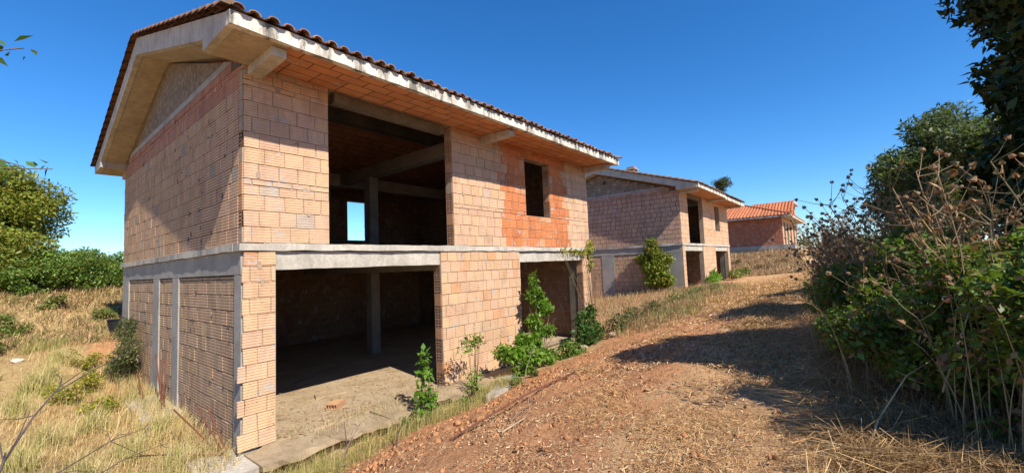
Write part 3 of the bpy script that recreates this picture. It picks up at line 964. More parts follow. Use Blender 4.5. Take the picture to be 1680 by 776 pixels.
# ------------------------------------------------------------------ third house, hipped orange roof
def build_far_house():
    ox, oy, oz = 46.0, -2.0, .47
    ho = empty('brick_house', (ox, oy, oz), 'farthest brick house with a bright orange tiled hip roof at the top of the track', 'house', 'unfinished brick houses along the track')
    LX, LY = 14.0, 9.5
    mats = [M['mortar_dark'], M['brick']]
    wall_mesh('wall', ho, mats, (0, LY), (0, -1), (-1, 0), LY, 3.1, 5.75, [], .3, col_far, 301, bl=.3, gap=.016)
    wall_mesh('wall', ho, mats, (0.02, LY), (0, -1), (-1, 0), LY, -.6, 2.65, [], .3, col_front_low, 302, bl=.3)
    mb = MB(); mb.box(-.06, LX, -.9, LY, 2.66, 3.09, 0); mb.build('slab_band', M['concrete'], ho)
    holes = [(1.0, 2.3, 3.1, 5.4), (3.4, 4.8, 3.1, 5.4), (6.2, 7.6, 3.1, 5.4), (9.2, 10.8, 3.1, 5.4), (12, 13, 3.1, 5.4)]
    wall_mesh('wall', ho, [M['mortar'], M['brick']], (0, 0), (1, 0), (0, -1), LX, 3.1, 5.75, holes, .3, col_front_low, 303, bl=.3, u_start=.02)
    wall_mesh('wall', ho, [M['mortar'], M['brick']], (0.02, 0), (1, 0), (0, -1), LX, -.6, 2.65, [], .3, col_front_low, 304, bl=.3)
    mb = MB(); mb.box(LX - .3, LX, .3, LY, -.6, 5.75, 0, (.4, .2, .12, 0)); mb.build('wall', M['brick'], ho)
    mb = MB(); mb.box(.3, LX - .3, LY - .3, LY, -.6, 5.75, 0, (.4, .2, .12, 0)); mb.build('wall', M['brick'], ho)
    # hip roof: eave z, corrugated barrel tiles
    ez, sl = 5.92, .36
    o = .85
    def hipz(x, y):
        return ez + sl * min(x + o, y + o, LY + o - y)
    rf = MB()
    x1 = LX + .3
    hl = (LY + 2 * o) / 2
    A, B, Cc = (-o, -o, ez), (-o, LY + o, ez), (-o + hl, LY / 2, ez + sl * hl)
    D, E_, Fv = (x1, -o, ez), (x1, LY + o, ez), (x1, LY / 2, ez + sl * hl)
    rf.poly([B, A, Cc], 0); rf.poly([A, D, Fv, Cc], 0); rf.poly([E_, B, Cc, Fv], 0)
    rf.poly([(p[0], p[1], p[2] - .12) for p in (A, B, E_, D)], 0)
    for p, q in ((A, B), (D, A)): rf.poly([p, q, (q[0], q[1], q[2] - .12), (p[0], p[1], p[2] - .12)], 0)
    r = rf.build('roof', M['soffit'], ho)
    t = MB()
    rng = np.random.default_rng(5)
    orange = np.array([.44, .155, .07])
    def barrel(p0, p1, side, nrm, rr):
        K = 4
        c = tuple(orange * rng.uniform(.8, 1.12)) + (0,)
        a = [tuple(np.array(p0) + rr * math.cos(math.pi * q / K) * np.array(side) + rr * .9 * math.sin(math.pi * q / K) * np.array(nrm)) for q in range(K + 1)]
        b = [tuple(np.array(p1) + rr * math.cos(math.pi * q / K) * np.array(side) + rr * .9 * math.sin(math.pi * q / K) * np.array(nrm)) for q in range(K + 1)]
        for q in range(K): t.poly([a[q], a[q + 1], b[q + 1], b[q]], 0, c)
        t.poly(a, 0, c)
    sp = .30
    for k in range(int((LY + 2 * o) / sp)):
        y = -o + .1 + k * sp
        d = min(y + o, LY + o - y)
        barrel((-o - .06, y, ez + .02), (-o + d, y, ez + sl * d + .02), (0, 1, 0), (-.3, 0, .95), .10)
        c2 = tuple(orange * .75) + (0,)
        t.poly([(-o - .05, y + .08, ez + .03), (-o - .05, y + .23, ez + .03), (-o + d, y + .23, ez + sl * d + .03), (-o + d, y + .08, ez + sl * d + .03)], 0, c2)
    for k in range(int((x1 + o) / sp)):
        x = -o + .1 + k * sp
        d = min(x + o, hl)
        barrel((x, -o - .06, ez + .02), (x, -o + d, ez + sl * d + .02), (1, 0, 0), (0, -.3, .95), .10)
    hip = [(-o, -o, ez + .08), (-o + hl, LY / 2, ez + sl * hl + .08)]
    t.tube(hip, .11, 6, 0, tuple(orange * .95) + (0,))
    t.tube([hip[1], (x1, LY / 2, ez + sl * hl + .08)], .11, 6, 0, tuple(orange) + (0,))
    t.build('roof_tiles', M['tile'], r)
    mb = MB(); mb.box(-o - .02, -o + .1, -o, LY + o, ez - .16, ez - .005, 0); mb.box(-o, x1, -o - .02, -o + .1, ez - .17, ez - .006, 0)
    mb.build('fascia', M['fascia'], r)
    # taller rear block whose single slope faces the viewer
    ux0, ux1, uy0, uy1 = 4.2, 12.5, -.5, 3.4
    def upz(x): return 6.55 + .48 * (x - ux0) if x < 6.9 else 6.55 + .48 * 2.7
    mb = MB()
    mb.box(5.0, ux1, -.1, uy1 - .2, 5.76, 6.6, 0, (.50, .26, .15, 0))
    mb.box(6.9, ux1, -.1, uy1 - .2, 6.6, 7.79, 0, (.50, .26, .15, 0))
    up = mb.build('upper_wall', M['brick'], ho)
    for xx in (7.4, 9.6):
        q = MB(); q.box(xx, xx + .9, -.13, -.105, 6.3, 7.3, 0); q.build('window', M['cavity'], up)
    mb = MB(); mb.prism([(ux0, 6.55), (6.9, 7.95), (ux1, 7.95), (ux1, 7.80), (6.9, 7.80), (ux0, 6.42)], 'y', uy0, uy1, 0)
    u2 = mb.build('upper_roof', M['fascia'], ho)
    t = MB()
    for k in range(int((uy1 - uy0) / sp) + 1):
        y = uy0 + .05 + k * sp
        barrel((ux0, y, 6.57), (6.9, y, 7.97), (0, 1, 0), (-.4, 0, .9), .11)
    t.poly([(ux0, uy0, 6.575), (ux0, uy1, 6.575), (6.9, uy1, 7.975), (6.9, uy0, 7.975)], 0, (.40, .12, .05, 0))
    t.build('roof_tiles', M['tile'], u2)


build_far_house()


# ------------------------------------------------------------------ vegetation
def clump_points(n, blobs, rng, shell=0.55):
    """points in a set of ellipsoids (cx,cy,cz,rx,ry,rz), denser towards the skin"""
    vol = np.array([b[3] * b[4] * b[5] for b in blobs]) ** 0.7
    idx = rng.choice(len(blobs), n, p=vol / vol.sum())
    d = unit(rng.normal(size=(n, 3)))
    r = rng.uniform(shell ** 3, 1, n) ** (1 / 3)
    B = np.array(blobs)[idx]
    return B[:, :3] + d * r[:, None] * B[:, 3:6], idx


def leaf_cols(n, base, rng, var=.25, yellow=.0, ycol=(.30, .24, .05)):
    c = np.array(base)[None] * rng.uniform(1 - var, 1 + var, (n, 1)) * rng.uniform(.9, 1.1, (n, 3))
    if yellow:
        m = rng.random(n) < yellow
        c[m] = np.array(ycol) * rng.uniform(.7, 1.2, (m.sum(), 1))
    return c


def sub_blobs(center, radii, n, rng, size=(.25, .45), shell=.5, flat=1.0):
    out = []
    for _ in range(n):
        d = rng.normal(size=3); d /= np.linalg.norm(d)
        r = rng.uniform(shell, 1) * np.array(radii)
        s = rng.uniform(*size) * np.mean(radii)
        c = np.array(center) + d * r
        out.append((*c, s * rng.uniform(.8, 1.3), s * rng.uniform(.8, 1.3), s * flat * rng.uniform(.6, 1.0)))
    return out


def tree(name, label, cat, base, trunk_h, trunk_r, center, radii, nblob, nleaf, lsize, lcol, rng, mat='leaf', group=None, bsize=(.25, .45), aspect=.5,
         shell=.5, yellow=0., bark=(.12, .09, .065), lshell=.3, parent_names=('trunk', 'crown')):
    base = (base[0], base[1], gz(base[0], base[1]) - .1)
    root = empty(name, base, label, cat, group)
    b = np.array(base)
    blobs = sub_blobs(center, radii, nblob, rng, bsize, shell)
    mb = MB()
    top = np.array(center) - np.array([0, 0, radii[2] * .3])
    pts = [np.zeros(3), np.array([rng.normal(0, .1), rng.normal(0, .1), trunk_h * .5]), np.array([0, 0, trunk_h]) + (top - b) * np.array([.5, .5, 0]), top - b]
    mb.tube(pts, [trunk_r, trunk_r * .8, trunk_r * .65, trunk_r * .35], 8, 0, (*bark, 0))
    for bl in blobs:
        s = pts[2] + (pts[3] - pts[2]) * rng.uniform(-.2, .9)
        e = np.array(bl[:3]) - b
        m = (s + e) / 2 + rng.normal(0, .15, 3)
        mb.tube([s, m, e], [trunk_r * .3, trunk_r * .18, trunk_r * .06], 5, 0, (*bark, 0), cap=False)
    mb.build(parent_names[0], M['bark'], root, smooth=True)
    P, idx = clump_points(nleaf, blobs, rng, lshell)
    tone = rng.uniform(.75, 1.2, nblob)[idx][:, None]
    quads(parent_names[1], leaf_quads(P, lsize, rng, aspect), leaf_cols(nleaf, lcol, rng, .25, yellow) * tone, M[mat], root, base)
    return root


def bush(name, label, cat, base, blobs, nleaf, lsize, lcol, rng, mat='leaf', group=None, stems=8, stem_r=.012, aspect=.5, yellow=0., stemcol=(.16, .11, .06),
         lshell=.2, ycol=(.30, .24, .05), up=.5, droop=.25, leafname='foliage'):
    base = (base[0], base[1], base[2] if len(base) > 2 else gz(base[0], base[1]) - .03)
    root = empty(name, base, label, cat, group)
    b = np.array(base)
    mb = MB()
    for i in range(stems):
        bl = blobs[rng.integers(len(blobs))]
        e = np.array(bl[:3]) + rng.normal(0, .4, 3) * np.array(bl[3:6]) - b
        e[2] = max(e[2], .1)
        s = rng.normal(0, .04, 3) * np.array([1, 1, 0])
        m = (s + e) * .5 + np.array([0, 0, .12 * np.linalg.norm(e)]) * rng.uniform(0, 1) + rng.normal(0, .03, 3)
        mb.tube([s, m, e], [stem_r, stem_r * .7, stem_r * .3], 4, 0, (*stemcol, 0), cap=False)
    mb.build('stems', M['bark'], root)
    P, idx = clump_points(nleaf, blobs, rng, lshell)
    tone = rng.uniform(.8, 1.2, len(blobs))[idx][:, None]
    quads(leafname, leaf_quads(P, lsize, rng, aspect, up, droop), leaf_cols(nleaf, lcol, rng, .25, yellow, ycol) * tone, M[mat], root, base)
    return root


rg = np.random.default_rng(11)
GREEN = (.085, .155, .022)
# left: big tree and the hedge behind the brown slope
def column_tree(name, label, x, y, z0, z1, rx, ry, nblob, nleaf, lsize, lcol, mat, qr, taper=.75, yellow=0., tr=.2):
    base = (x, y, gz(x, y) - .1)
    root = empty(name, base, label, 'tree')
    b = np.array(base); mb = MB()
    blobs = []
    for k in range(nblob):
        h = (k + rg.random()) / nblob
        z = z0 + (z1 - z0) * h
        a = rg.uniform(0, 2 * np.pi); r = rg.uniform(.4, 1.0) * (1 - taper * max(h - .75, 0) * 4 * .45)
        q = rg.uniform(*qr)
        blobs.append((x + r * rx * math.cos(a), y + r * ry * math.sin(a), z, q * rg.uniform(.9, 1.4), q, q * rg.uniform(.6, .95)))
    H = z1 - base[2]
    mb.tube([(0, 0, 0), (.1, .05, H * .3), (.0, .1, H * .6), (.1, 0, H * .85)], [tr, tr * .85, tr * .6, tr * .25], 8, 0, (.12, .09, .065, 0))
    for bl in blobs:
        e = np.array(bl[:3]) - b; s = np.array([0, 0, min(max(e[2] - .8, .6), H * .75)])
        mb.tube([s, (s + e) / 2 + rg.normal(0, .12, 3), e], [tr * .25, tr * .15, tr * .05], 4, 0, (.12, .09, .065, 0), cap=False)
    mb.build('trunk', M['bark'], root, smooth=True)
    P, idx = clump_points(nleaf, blobs, rg, .3)
    tone = rg.uniform(.7, 1.25, len(blobs))[idx][:, None]
    quads('crown', leaf_quads(P, lsize, rg, .5), leaf_cols(nleaf, lcol, rg, .25, yellow) * tone, M[mat], root, base)


column_tree('leafy_tree', 'tall yellow-green tree at the left edge above the brown slope', -3.2, 18.3, 2.4, 7.0, 2.35, 1.9, 120, 90000, .13, (.25, .29, .045), 'leaf', (.5, .85), yellow=.14)
hedge_spec = [(-2.6, 17.0, 1.5, 'tall hedge shrub half hidden by the tall tree foliage'), (-1.0, 17.6, 1.45, 'broad hedge shrub right of the tall tree'), (.6, 18.4, 1.2, 'hedge shrub peeping between two rounder ones near the house corner'), (2.0, 17.6, .9, 'low hedge shrub touching the left corner of the house'),
              (-5.2, 16.2, 1.5, 'bushy hedge shrub at the far left below the tall tree'), (-3.4, 16.4, 1.6, 'green hedge shrub directly below the tall tree'),
              (-1.7, 16.6, .95, 'dense green shrub just right of the tall tree trunk'), (-.2, 17.2, 1.4, 'rounded hedge shrub midway between the tall tree and the house corner'),
              (1.3, 17.2, .9, 'light green hedge shrub against the sky by the house corner'), (2.6, 18.4, 1.2, 'hedge shrub partly hidden behind the left corner of the house'),
              (4.4, 19, 1.2, 'hedge shrub almost hidden behind the house')]
for (x, y, s, lab) in hedge_spec:
    z = gz(x, y)
    bl = sub_blobs((x, y, z + .55 * s), (1.0 * s, .8 * s, .62 * s), 16, rg, (.3, .5), .4)
    bush('hedge_shrub', lab, 'shrub', (x, y), bl, 6500, .10, (.15, .235, .045), rg, group='hedge shrubs behind the brown slope', stems=10, yellow=.06)
for (x, y, s, lab) in [(-3.1, 11.6, 1.15, 'low green bramble on the slope at the left edge'), (-2.0, 12.6, .8, 'small leafy bramble right of the left edge bramble'),
                       (-2.55, 10.0, .7, 'bramble at the foot of the brown slope at the left edge'), (-.9, 15.0, .5, 'small green clump high on the brown slope'),
                       (.1, 13.4, .45, 'yellowish clump on the brown slope near the house corner')]:
    z = gz(x, y)
    bl = sub_blobs((x, y, z + .4 * s), (s, s * .8, .6 * s), 9, rg, (.3, .5), .3)
    bush('bramble', lab, 'bramble', (x, y), bl, 1500, .085, (.14, .21, .04), rg, group='brambles on the brown slope', stems=30, stem_r=.008, yellow=.35, ycol=(.34, .24, .10), lshell=0.)

# shrub against the left wall, yellow weeds near it
bl = [(-.35, 6.9, .55, .3, .5, .45), (-.3, 6.5, 1.0, .22, .4, .4), (-.28, 7.1, 1.35, .2, .4, .35), (-.4, 7.3, .3, .3, .5, .3), (-.25, 6.6, 1.5, .12, .2, .25)]
bush('wall_shrub', 'grey-green feathery shrub growing against the left brick wall', 'shrub', (-.3, 6.8), bl, 4200, .075, (.10, .125, .045), rg, stems=26, aspect=.3, yellow=.1)
for (x, y, s, lab) in [(-.95, 6.6, .55, 'yellow-green weed clump beside the wall shrub'), (-1.3, 5.6, .5, 'yellow-green weed patch in the grass left of the footing'),
                       (-.8, 7.8, .5, 'yellow weed clump behind the wall shrub'), (-.95, 4.6, .35, 'small green weed left of the concrete footing')]:
    z = gz(x, y)
    bl = sub_blobs((x, y, z + .45 * s), (s * .9, s * .9, .75 * s), 12, rg, (.2, .4), .1)
    bush('weed_clump', lab, 'weed', (x, y), bl, 800, .055, (.24, .26, .03), rg, group='yellow weeds in the left field', stems=12, yellow=.25, ycol=(.45, .36, .05))

# vigorous sapling in the second opening and its neighbours
bl = [(6.85, -.45, 2.1, .13, .13, .25), (6.8, -.5, 1.75, .26, .2, .25), (7.2, -.5, 1.4, .32, .22, .18), (6.75, -.5, 1.1, .2, .2, .22), (7.15, -.55, .78, .38, .22, .15), (6.7, -.5, .6, .2, .2, .25), (6.95, -.5, 1.62, .2, .2, .2)]
bush('green_sapling', 'tall bright green sapling climbing the edge of the second ground floor opening', 'sapling', (6.8, -.55), bl, 1500, .125, (.125, .235, .024), rg, stems=16, stem_r=.018, aspect=.55, lshell=.0)
bl = [(5.9, -.75, .72, .28, .22, .16), (5.5, -.8, .5, .36, .26, .18), (5.1, -.8, .6, .24, .22, .14), (6.1, -.95, .35, .3, .25, .2), (5.6, -.9, .18, .25, .22, .18), (6.6, -.95, .25, .32, .25, .18)]
bush('green_shrub', 'broad bright green shrub at the wall foot left of the second opening', 'shrub', (5.8, -.85), bl, 1700, .12, (.135, .25, .025), rg, stems=16, stem_r=.016, aspect=.55, lshell=.0)
bl = [(7.6, -1.0, .2, .4, .3, .3), (8.0, -1.0, .1, .35, .3, .25)]
bush('low_shrub', 'low green shrub in front of the second opening', 'shrub', (7.7, -1.05), bl, 700, .11, (.10, .18, .025), rg, stems=12, aspect=.5, yellow=.08)
bl = [(9.3, -.5, .75, .3, .25, .3), (9.6, -.6, 1.0, .2, .2, .3), (9.1, -.7, .35, .45, .35, .35), (9.7, -.7, .4, .4, .3, .35)]
bush('dark_shrub', 'darker green shrub by the right pillar of the foreground house', 'shrub', (9.3, -.7), bl, 1500, .12, (.06, .13, .025), rg, stems=16, aspect=.5)
bl = [(10.4, -1.1, .55, .45, .4, .25), (11.2, -.9, .6, .5, .4, .25), (12.2, -.9, .7, .6, .4, .25), (13.4, -1.2, .85, .6, .4, .2)]
bush('ground_creeper', 'grey-green creeper spread over the bank beyond the foreground house', 'creeper', (11.4, -1.0), bl, 1500, .10, (.085, .12, .045), rg, stems=60, yellow=.4, ycol=(.30, .19, .10), lshell=0., stem_r=.008)
bl = [(14.8, -1.6, 1.1, .6, .35, .2), (16.5, -1.9, 1.2, .7, .3, .18), (18.2, -2.2, 1.25, .6, .3, .16)]
bush('ground_creeper', 'green creeper strip along the track edge before the second house', 'creeper', (16, -1.8), bl, 800, .09, (.11, .18, .04), rg, stems=50, yellow=.4, ycol=(.34, .22, .11), lshell=0., stem_r=.008)
# creeper over the slab edge of the first house
bl = [(9.0, -.1, 3.02, .4, .05, .05), (9.7, -.12, 2.95, .4, .06, .07), (10.3, -.12, 2.97, .4, .08, .1), (10.75, -.12, 3.15, .22, .1, .25), (10.75, -.1, 2.6, .1, .06, .3)]
bush('climbing_creeper', 'yellow-green creeper hanging along the slab edge of the foreground house', 'creeper', (10.8, -.12, .2), bl, 340, .11, (.26, .30, .04), rg, stems=10, yellow=.25, lshell=0.)
# small plants before the first opening
bl = [(2.75, -.85, .9, .12, .12, .2), (2.75, -.85, .6, .16, .14, .15), (2.7, -.9, .3, .2, .15, .2), (2.75, -.95, .0, .25, .2, .25)]
bush('leafy_weed', 'upright broad-leaved weed in front of the large ground floor opening', 'weed', (2.75, -.9), bl, 300, .12, (.12, .24, .025), rg, stems=9, stem_r=.01, aspect=.55, lshell=0.)
bl = [(4.1, -.75, 1.05, .35, .18, .12), (3.95, -.75, .85, .25, .15, .12), (4.35, -.7, .95, .2, .15, .1), (4.05, -.8, .2, .2, .2, .3)]
bush('thin_sapling', 'thin pale green sapling between the large opening and the brick pier', 'sapling', (4.05, -.85), bl, 380, .075, (.15, .25, .03), rg, stems=9, stem_r=.012, aspect=.5, lshell=0.)
for (x, y, s, lab) in [(3.6, -1.1, .22, 'small leafy weed on the bank below the ledge'), (4.9, -1.35, .2, 'small weed beside the concrete block'), (5.3, -1.5, .16, 'tiny dark weed right of the concrete block'), (2.3, -1.0, .22, 'small green weed left of the upright weed')]:
    z = gz(x, y)
    bl = sub_blobs((x, y, z + .5 * s), (s, s, s * .7), 5, rg, (.3, .6), .2)
    bush('small_weed', lab, 'weed', (x, y), bl, 160, .06, (.10, .18, .03), rg, group='small weeds on the bank', stems=7, stem_r=.006)
# vine on the second house, tuft at its foot
bl = [(20.4, 1.35, 3.4, .25, .35, .45), (20.3, 1.3, 2.75, .4, .75, .5), (20.25, 1.2, 2.15, .45, .8, .5), (20.25, 1.1, 1.5, .45, .85, .45), (20.4, 1.9, 2.6, .25, .45, .3), (20.35, .55, 2.6, .25, .35, .3), (20.3, .75, 1.5, .4, .6, .4)]
bush('wall_vine', 'leafy yellow-green vine mounded against the gable wall of the second house', 'vine', (20.3, 1.2), bl, 5200, .15, (.19, .24, .03), rg, stems=20, stem_r=.02, yellow=.14)
bl = [(23.3, -.9, 1.35, .5, .3, .25), (24.4, -.8, 1.4, .5, .3, .3), (24.9, -.6, 1.6, .2, .2, .3)]
bush('green_tuft', 'bright green tuft of weeds at the foot of the second house', 'weed', (23.8, -.8), bl, 900, .16, (.15, .28, .03), rg, stems=20)
bl = [(29, -.9, 1.4, .6, .3, .25), (30.6, -.9, 1.45, .6, .3, .25), (32.2, -1.0, 1.5, .6, .3, .25)]
bush('green_tuft', 'pale green weeds at the far corner of the second house', 'weed', (30.6, -.9), bl, 900, .16, (.14, .19, .05), rg, stems=20, yellow=.2)
for (x, y, s_, lab, cc, yl) in [(35.5, -1.6, .55, 'dead brown bush low on the earth bank below the orange roofed house', (.20, .13, .07), .5), (37.5, .4, .5, 'dark scrub in the middle of the earth bank', (.10, .09, .04), .4),
                               (38.5, -2.6, .6, 'brown brush heap on the earth bank beside the track', (.22, .14, .08), .5), (41.5, -1.6, .5, 'dry scrub high on the earth bank', (.24, .17, .08), .5),
                               (33.5, 1.2, .5, 'greenish scrub on the earth bank next to the second house', (.13, .15, .05), .4), (43, -3.4, .5, 'dry bush on the earth bank near the corner of the orange roofed house', (.2, .14, .07), .5)]:
    z = gz(x, y)
    bl = sub_blobs((x, y, z + .25 * s_), (1.5 * s_, 1.1 * s_, .5 * s_), 9, rg, (.3, .5), .4)
    bush('dry_bush', lab, 'bush', (x, y), bl, 650, .13, cc, rg, group='scrub on the earth bank', stems=40, stem_r=.018, yellow=yl, ycol=(.32, .22, .12), aspect=.3, lshell=.0)
# pine peeping over the roof of the second house
tree('pine_tree', 'small pine crown peeping over the roof of the second house', 'tree', (47, 3.6), 7.5, .2, (46.7, 3.1, 10.4), (1.05, .9, .75), 30, 4200, .17, (.06, .085, .035), rg, mat='leaf_dark', aspect=.24, bsize=(.35, .5), lshell=.2)

# right: dark trees
DG = (.035, .062, .014)
column_tree('dark_tree', 'very dark broad tree overhanging the track at the right edge', 5.05, -9.7, 2.2, 6.2, 1.3, 1.0, 100, 85000, .115, DG, 'leaf_dark', (.35, .62), taper=.2)
tree('dark_tree', 'lighter grey-green tree standing behind the brambles', 'tree', (10.0, -9.2), 1.4, .15, (10.1, -8.85, 4.05), (1.4, 1.05, 1.55), 110, 60000, .095, (.105, .145, .055), rg, mat='leaf', bsize=(.2, .36), shell=.25, aspect=.35)
tree('dark_tree', 'dark shrubby tree low in the hedge at the right edge', 'tree', (4.6, -9.9), 1.0, .15, (4.6, -10.0, 3.8), (1.3, 1.0, 2.4), 36, 34000, .115, DG, rg, mat='leaf_dark', bsize=(.28, .42), shell=.3, aspect=.45)
tree('dark_tree', 'dark tree in the hedge row beyond the right edge of the view', 'tree', (3.7, -10.7), 1.0, .13, (3.8, -10.7, 3.4), (1.1, .9, 1.3), 26, 15000, .12, DG, rg, mat='leaf_dark', bsize=(.3, .45), shell=.2, aspect=.45)
tree('dark_tree', 'low dark tree in the hedge row farther beyond the right edge of the view', 'tree', (1.7, -10.7), 1.0, .13, (1.6, -10.7, 3.2), (1.3, .9, 1.2), 26, 15000, .12, DG, rg, mat='leaf_dark', bsize=(.3, .45), shell=.2, aspect=.45)
tree('dark_tree', 'small dark tree mostly hidden behind the dry thicket', 'tree', (14.2, -8.8), 1.0, .1, (14.2, -8.6, 3.4), (.9, .8, 1.3), 30, 9000, .12, DG, rg, mat='leaf_dark', bsize=(.25, .4), shell=.3)
for k, (x, y) in enumerate([(66, -9), (70, -5.5), (74, -1.5), (68, -13), (62, -12.5)]):
    z = gz(x, y)
    bl = sub_blobs((x, y, z + 1.2), (2.2, 2.0, 1.2), 14, rg, (.3, .5), .4)
    bush('far_shrub', 'distant shrub beyond the top of the track behind the hedge', 'shrub', (x, y), bl, 1500, .3, (.10, .15, .03), rg, group='distant shrubs past the track', stems=8, stem_r=.03)
# bramble hedge along the track
hb = [(2.3, -9.2, 2.1, 'tall bramble thicket at the right edge behind the nest-like seed heads'), (3.9, -9.0, 2.0, 'tall bramble thicket in front of the dark tree trunk'),
      (2.25, -8.05, 1.5, 'leafy bramble filling the lower right corner of the view'), (3.3, -7.45, 1.25, 'low bramble with drooping canes at the near track edge'), (4.7, -7.1, 1.2, 'low bramble spilling onto the track under the dark tree'),
      (3.0, -8.1, 1.5, 'nearest tall bramble bush with glossy leaves'), (4.1, -7.75, 1.6, 'second bramble bush with bright green leaves beside the track'),
      (5.3, -7.6, 1.6, 'third bramble bush at the track edge under the dark tree'), (6.9, -7.3, 1.6, 'bramble bush between the dark tree and the track'),
      (8.8, -7.1, 1.6, 'bramble bush mixed with tall dry stalks'), (11.0, -7.0, 1.6, 'bramble bush below the grey-green tree'),
      (13.6, -7.0, 1.6, 'bramble bush past the grey-green tree'), (17.0, -6.9, 1.6, 'far bramble bush where the track narrows'),
      (22, -7.1, 1.6, 'farther bramble bush near the second house'), (28, -7.6, 1.6, 'bramble bush at the bend of the track'),
      (35, -8.2, 1.8, 'last bramble bush before the orange roofed house')]
for i, (x, y, s, lab) in enumerate(hb):
    z = gz(x, y)
    brown = 5 < x < 15 or s > 1.9
    wid = 1.0 if x < 9 else 1.5
    hgt = (.5 if x < 5 else .45) if brown else .58
    bl = sub_blobs((x, y - .2, z + hgt * s), (.85 * wid, .7, .40 * s), 24, rg, (.2, .42), .5)
    bl += sub_blobs((x, y - .2, z + .28 * s), (.75 * wid, .55, .3 * s), 10, rg, (.25, .4), .5)
    n = (3800 if brown else 12000) if x < 5 else (3400 if brown else 5000)
    bush('bramble_bush', lab, 'bramble', (x, y), bl, n, .058 if x < 9 else .085, (.125, .20, .03), rg, group='brambles along the right of the track', stems=90 if brown else 45, stem_r=.007,
         yellow=(.85 if s > 1.9 else .6) if brown else .18, ycol=(.27, .17, .08), stemcol=(.26, .18, .11), aspect=.6, lshell=.3, leafname='leaves')
    if x < 15:
        root = bpy.data.objects[[o.name for o in COL.objects if o.name.startswith('bramble_bush')][-1]]
        cm = MB()
        for k in range(46 if x < 6 else 60):
            sx, sy = rg.normal(0, .45 * wid), min(rg.normal(-.05, .3), .3)
            h = rg.uniform(.35, 1.1) * s
            dx, dy = rg.normal(-.05, .30), rg.normal(.08, .16)
            arch = rg.uniform(.0, .55)
            p = [(sx + dx * t ** 1.6, sy + dy * t ** 1.6, h * (t * (1 + arch) - arch * t ** 3)) for t in np.linspace(0, 1, 8)]
            k2 = rg.uniform(.5, 1.15)
            cm.tube(p, [.0045 * (1.15 - .8 * t) for t in np.linspace(0, 1, 8)], 3, 0, (.50 * k2, .36 * k2, .19 * k2, 0), cap=False)
        cm.build('dry_canes', M['straw'], root)


# dry umbel stalks
def dry_stalk(x, y, h, lean, nheads, label, rng, spread=.35, hs=.035, r=.006):
    z = gz(x, y) - .02
    root = empty('dry_stalk', (x, y, z), label, 'dry plant', 'dry seeded stalks')
    mb = MB()
    lean = np.array(lean, float)
    c = (.36 * rng.uniform(.8, 1.2), .25, .14, 0)
    def stempt(t): return np.array([lean[0] * t * t, lean[1] * t * t, h * t * (1 - .08 * t)])
    mb.tube([stempt(t) for t in np.linspace(0, 1, 7)], [r * (1.2 - .6 * t) for t in np.linspace(0, 1, 7)], 5, 0, c)
    heads = []
    for k in range(nheads):
        t = rng.uniform(.5, 1.0) if k else 1.0
        s = stempt(t)
        d = np.array([rng.normal(0, 1), rng.normal(0, 1), rng.uniform(.3, 1.4)]); d = d / np.linalg.norm(d) * spread * rng.uniform(.4, 1.1)
        e = s + d
        mb.tube([s, s + d * .5 + np.array([0, 0, -.02]), e], [r * .55, r * .45, r * .35], 4, 0, c, cap=False)
        heads.append((e, d))
    for q in range(int(h * 16)):
        t = rng.uniform(.15, .98); e = stempt(t) + rng.normal(0, .02, 3)
        v = unit(rng.normal(size=3) + np.array([0, 0, -.6])); sd = unit(np.cross(v, rng.normal(size=3)))
        Ls = rng.uniform(.03, .10); ws = rng.uniform(.004, .012)
        k3 = rng.uniform(.5, 1.2)
        mb.poly([e, e + v * Ls * .5 + sd * ws, e + v * Ls, e + v * Ls * .5 - sd * ws], 0, (.36 * k3, .235 * k3, .125 * k3, 0))
    mb.build('stem', M['straw'], root)
    for e, d in heads:
        hbm = MB()
        u = d / np.linalg.norm(d)
        for q in range(13):
            v = rng.normal(size=3); v -= u * v.dot(u); v /= np.linalg.norm(v)
            S_ = hs * rng.uniform(.7, 1.2)
            cc = (.30 * rng.uniform(.7, 1.3), .19, .105, 0)
            p1 = e + v * S_ * .55 + u * S_ * .35; p2 = e + v * S_ * .30 + u * S_ * 1.2
            wv = np.cross(u, v) * S_ * .28
            hbm.poly([e, p1 - wv, p2, p1 + wv], 0, cc)
        hbm.build('seed_head', M['straw'], root)


ds = [(2.6, -8.0, 2.15, (-.45, .2), 14, 'tallest dry stalk with many nest-like seed heads at the right edge'), (2.9, -8.15, 1.9, (-.2, .0), 11, 'dry stalk with brown seed heads behind the tallest stalk'),
      (2.2, -7.75, 1.0, (-.1, .15), 5, 'short dry stalk with curled seed heads low at the right'), (3.3, -8.0, 1.7, (-.6, .3), 9, 'dry stalk leaning left over the bramble leaves'),
      (4.4, -7.7, 1.9, (-.3, .2), 10, 'dry stalk standing over the second bramble'), (5.5, -7.5, 2.0, (.1, .1), 10, 'dry stalk with small heads in front of the dark tree'),
      (3.7, -7.6, 1.1, (-.2, .3), 6, 'low dry stalk among bramble leaves')]
for k in range(46):
    xx = 5.0 + 9.0 * ((k + rg.random()) / 46) ** 1.1
    yy = -6.55 - .9 * rg.random() - .05 * max(7 - xx, 0) * 2
    if xx < 8: yy -= .25
    ds.append((xx, yy, rg.uniform(1.2, 2.3), (rg.normal(0, .35), rg.uniform(-.05, .45)), int(rg.integers(12, 22)), None))
for a in ds:
    dry_stalk(*a[:5], a[5] or 'branching dry stalk in the brown thicket between the track and the grey-green tree', rg,
              spread=.32 if a[0] < 5 else .48, hs=.045 if a[0] < 5 else .046, r=.006 if a[0] < 5 else .009)


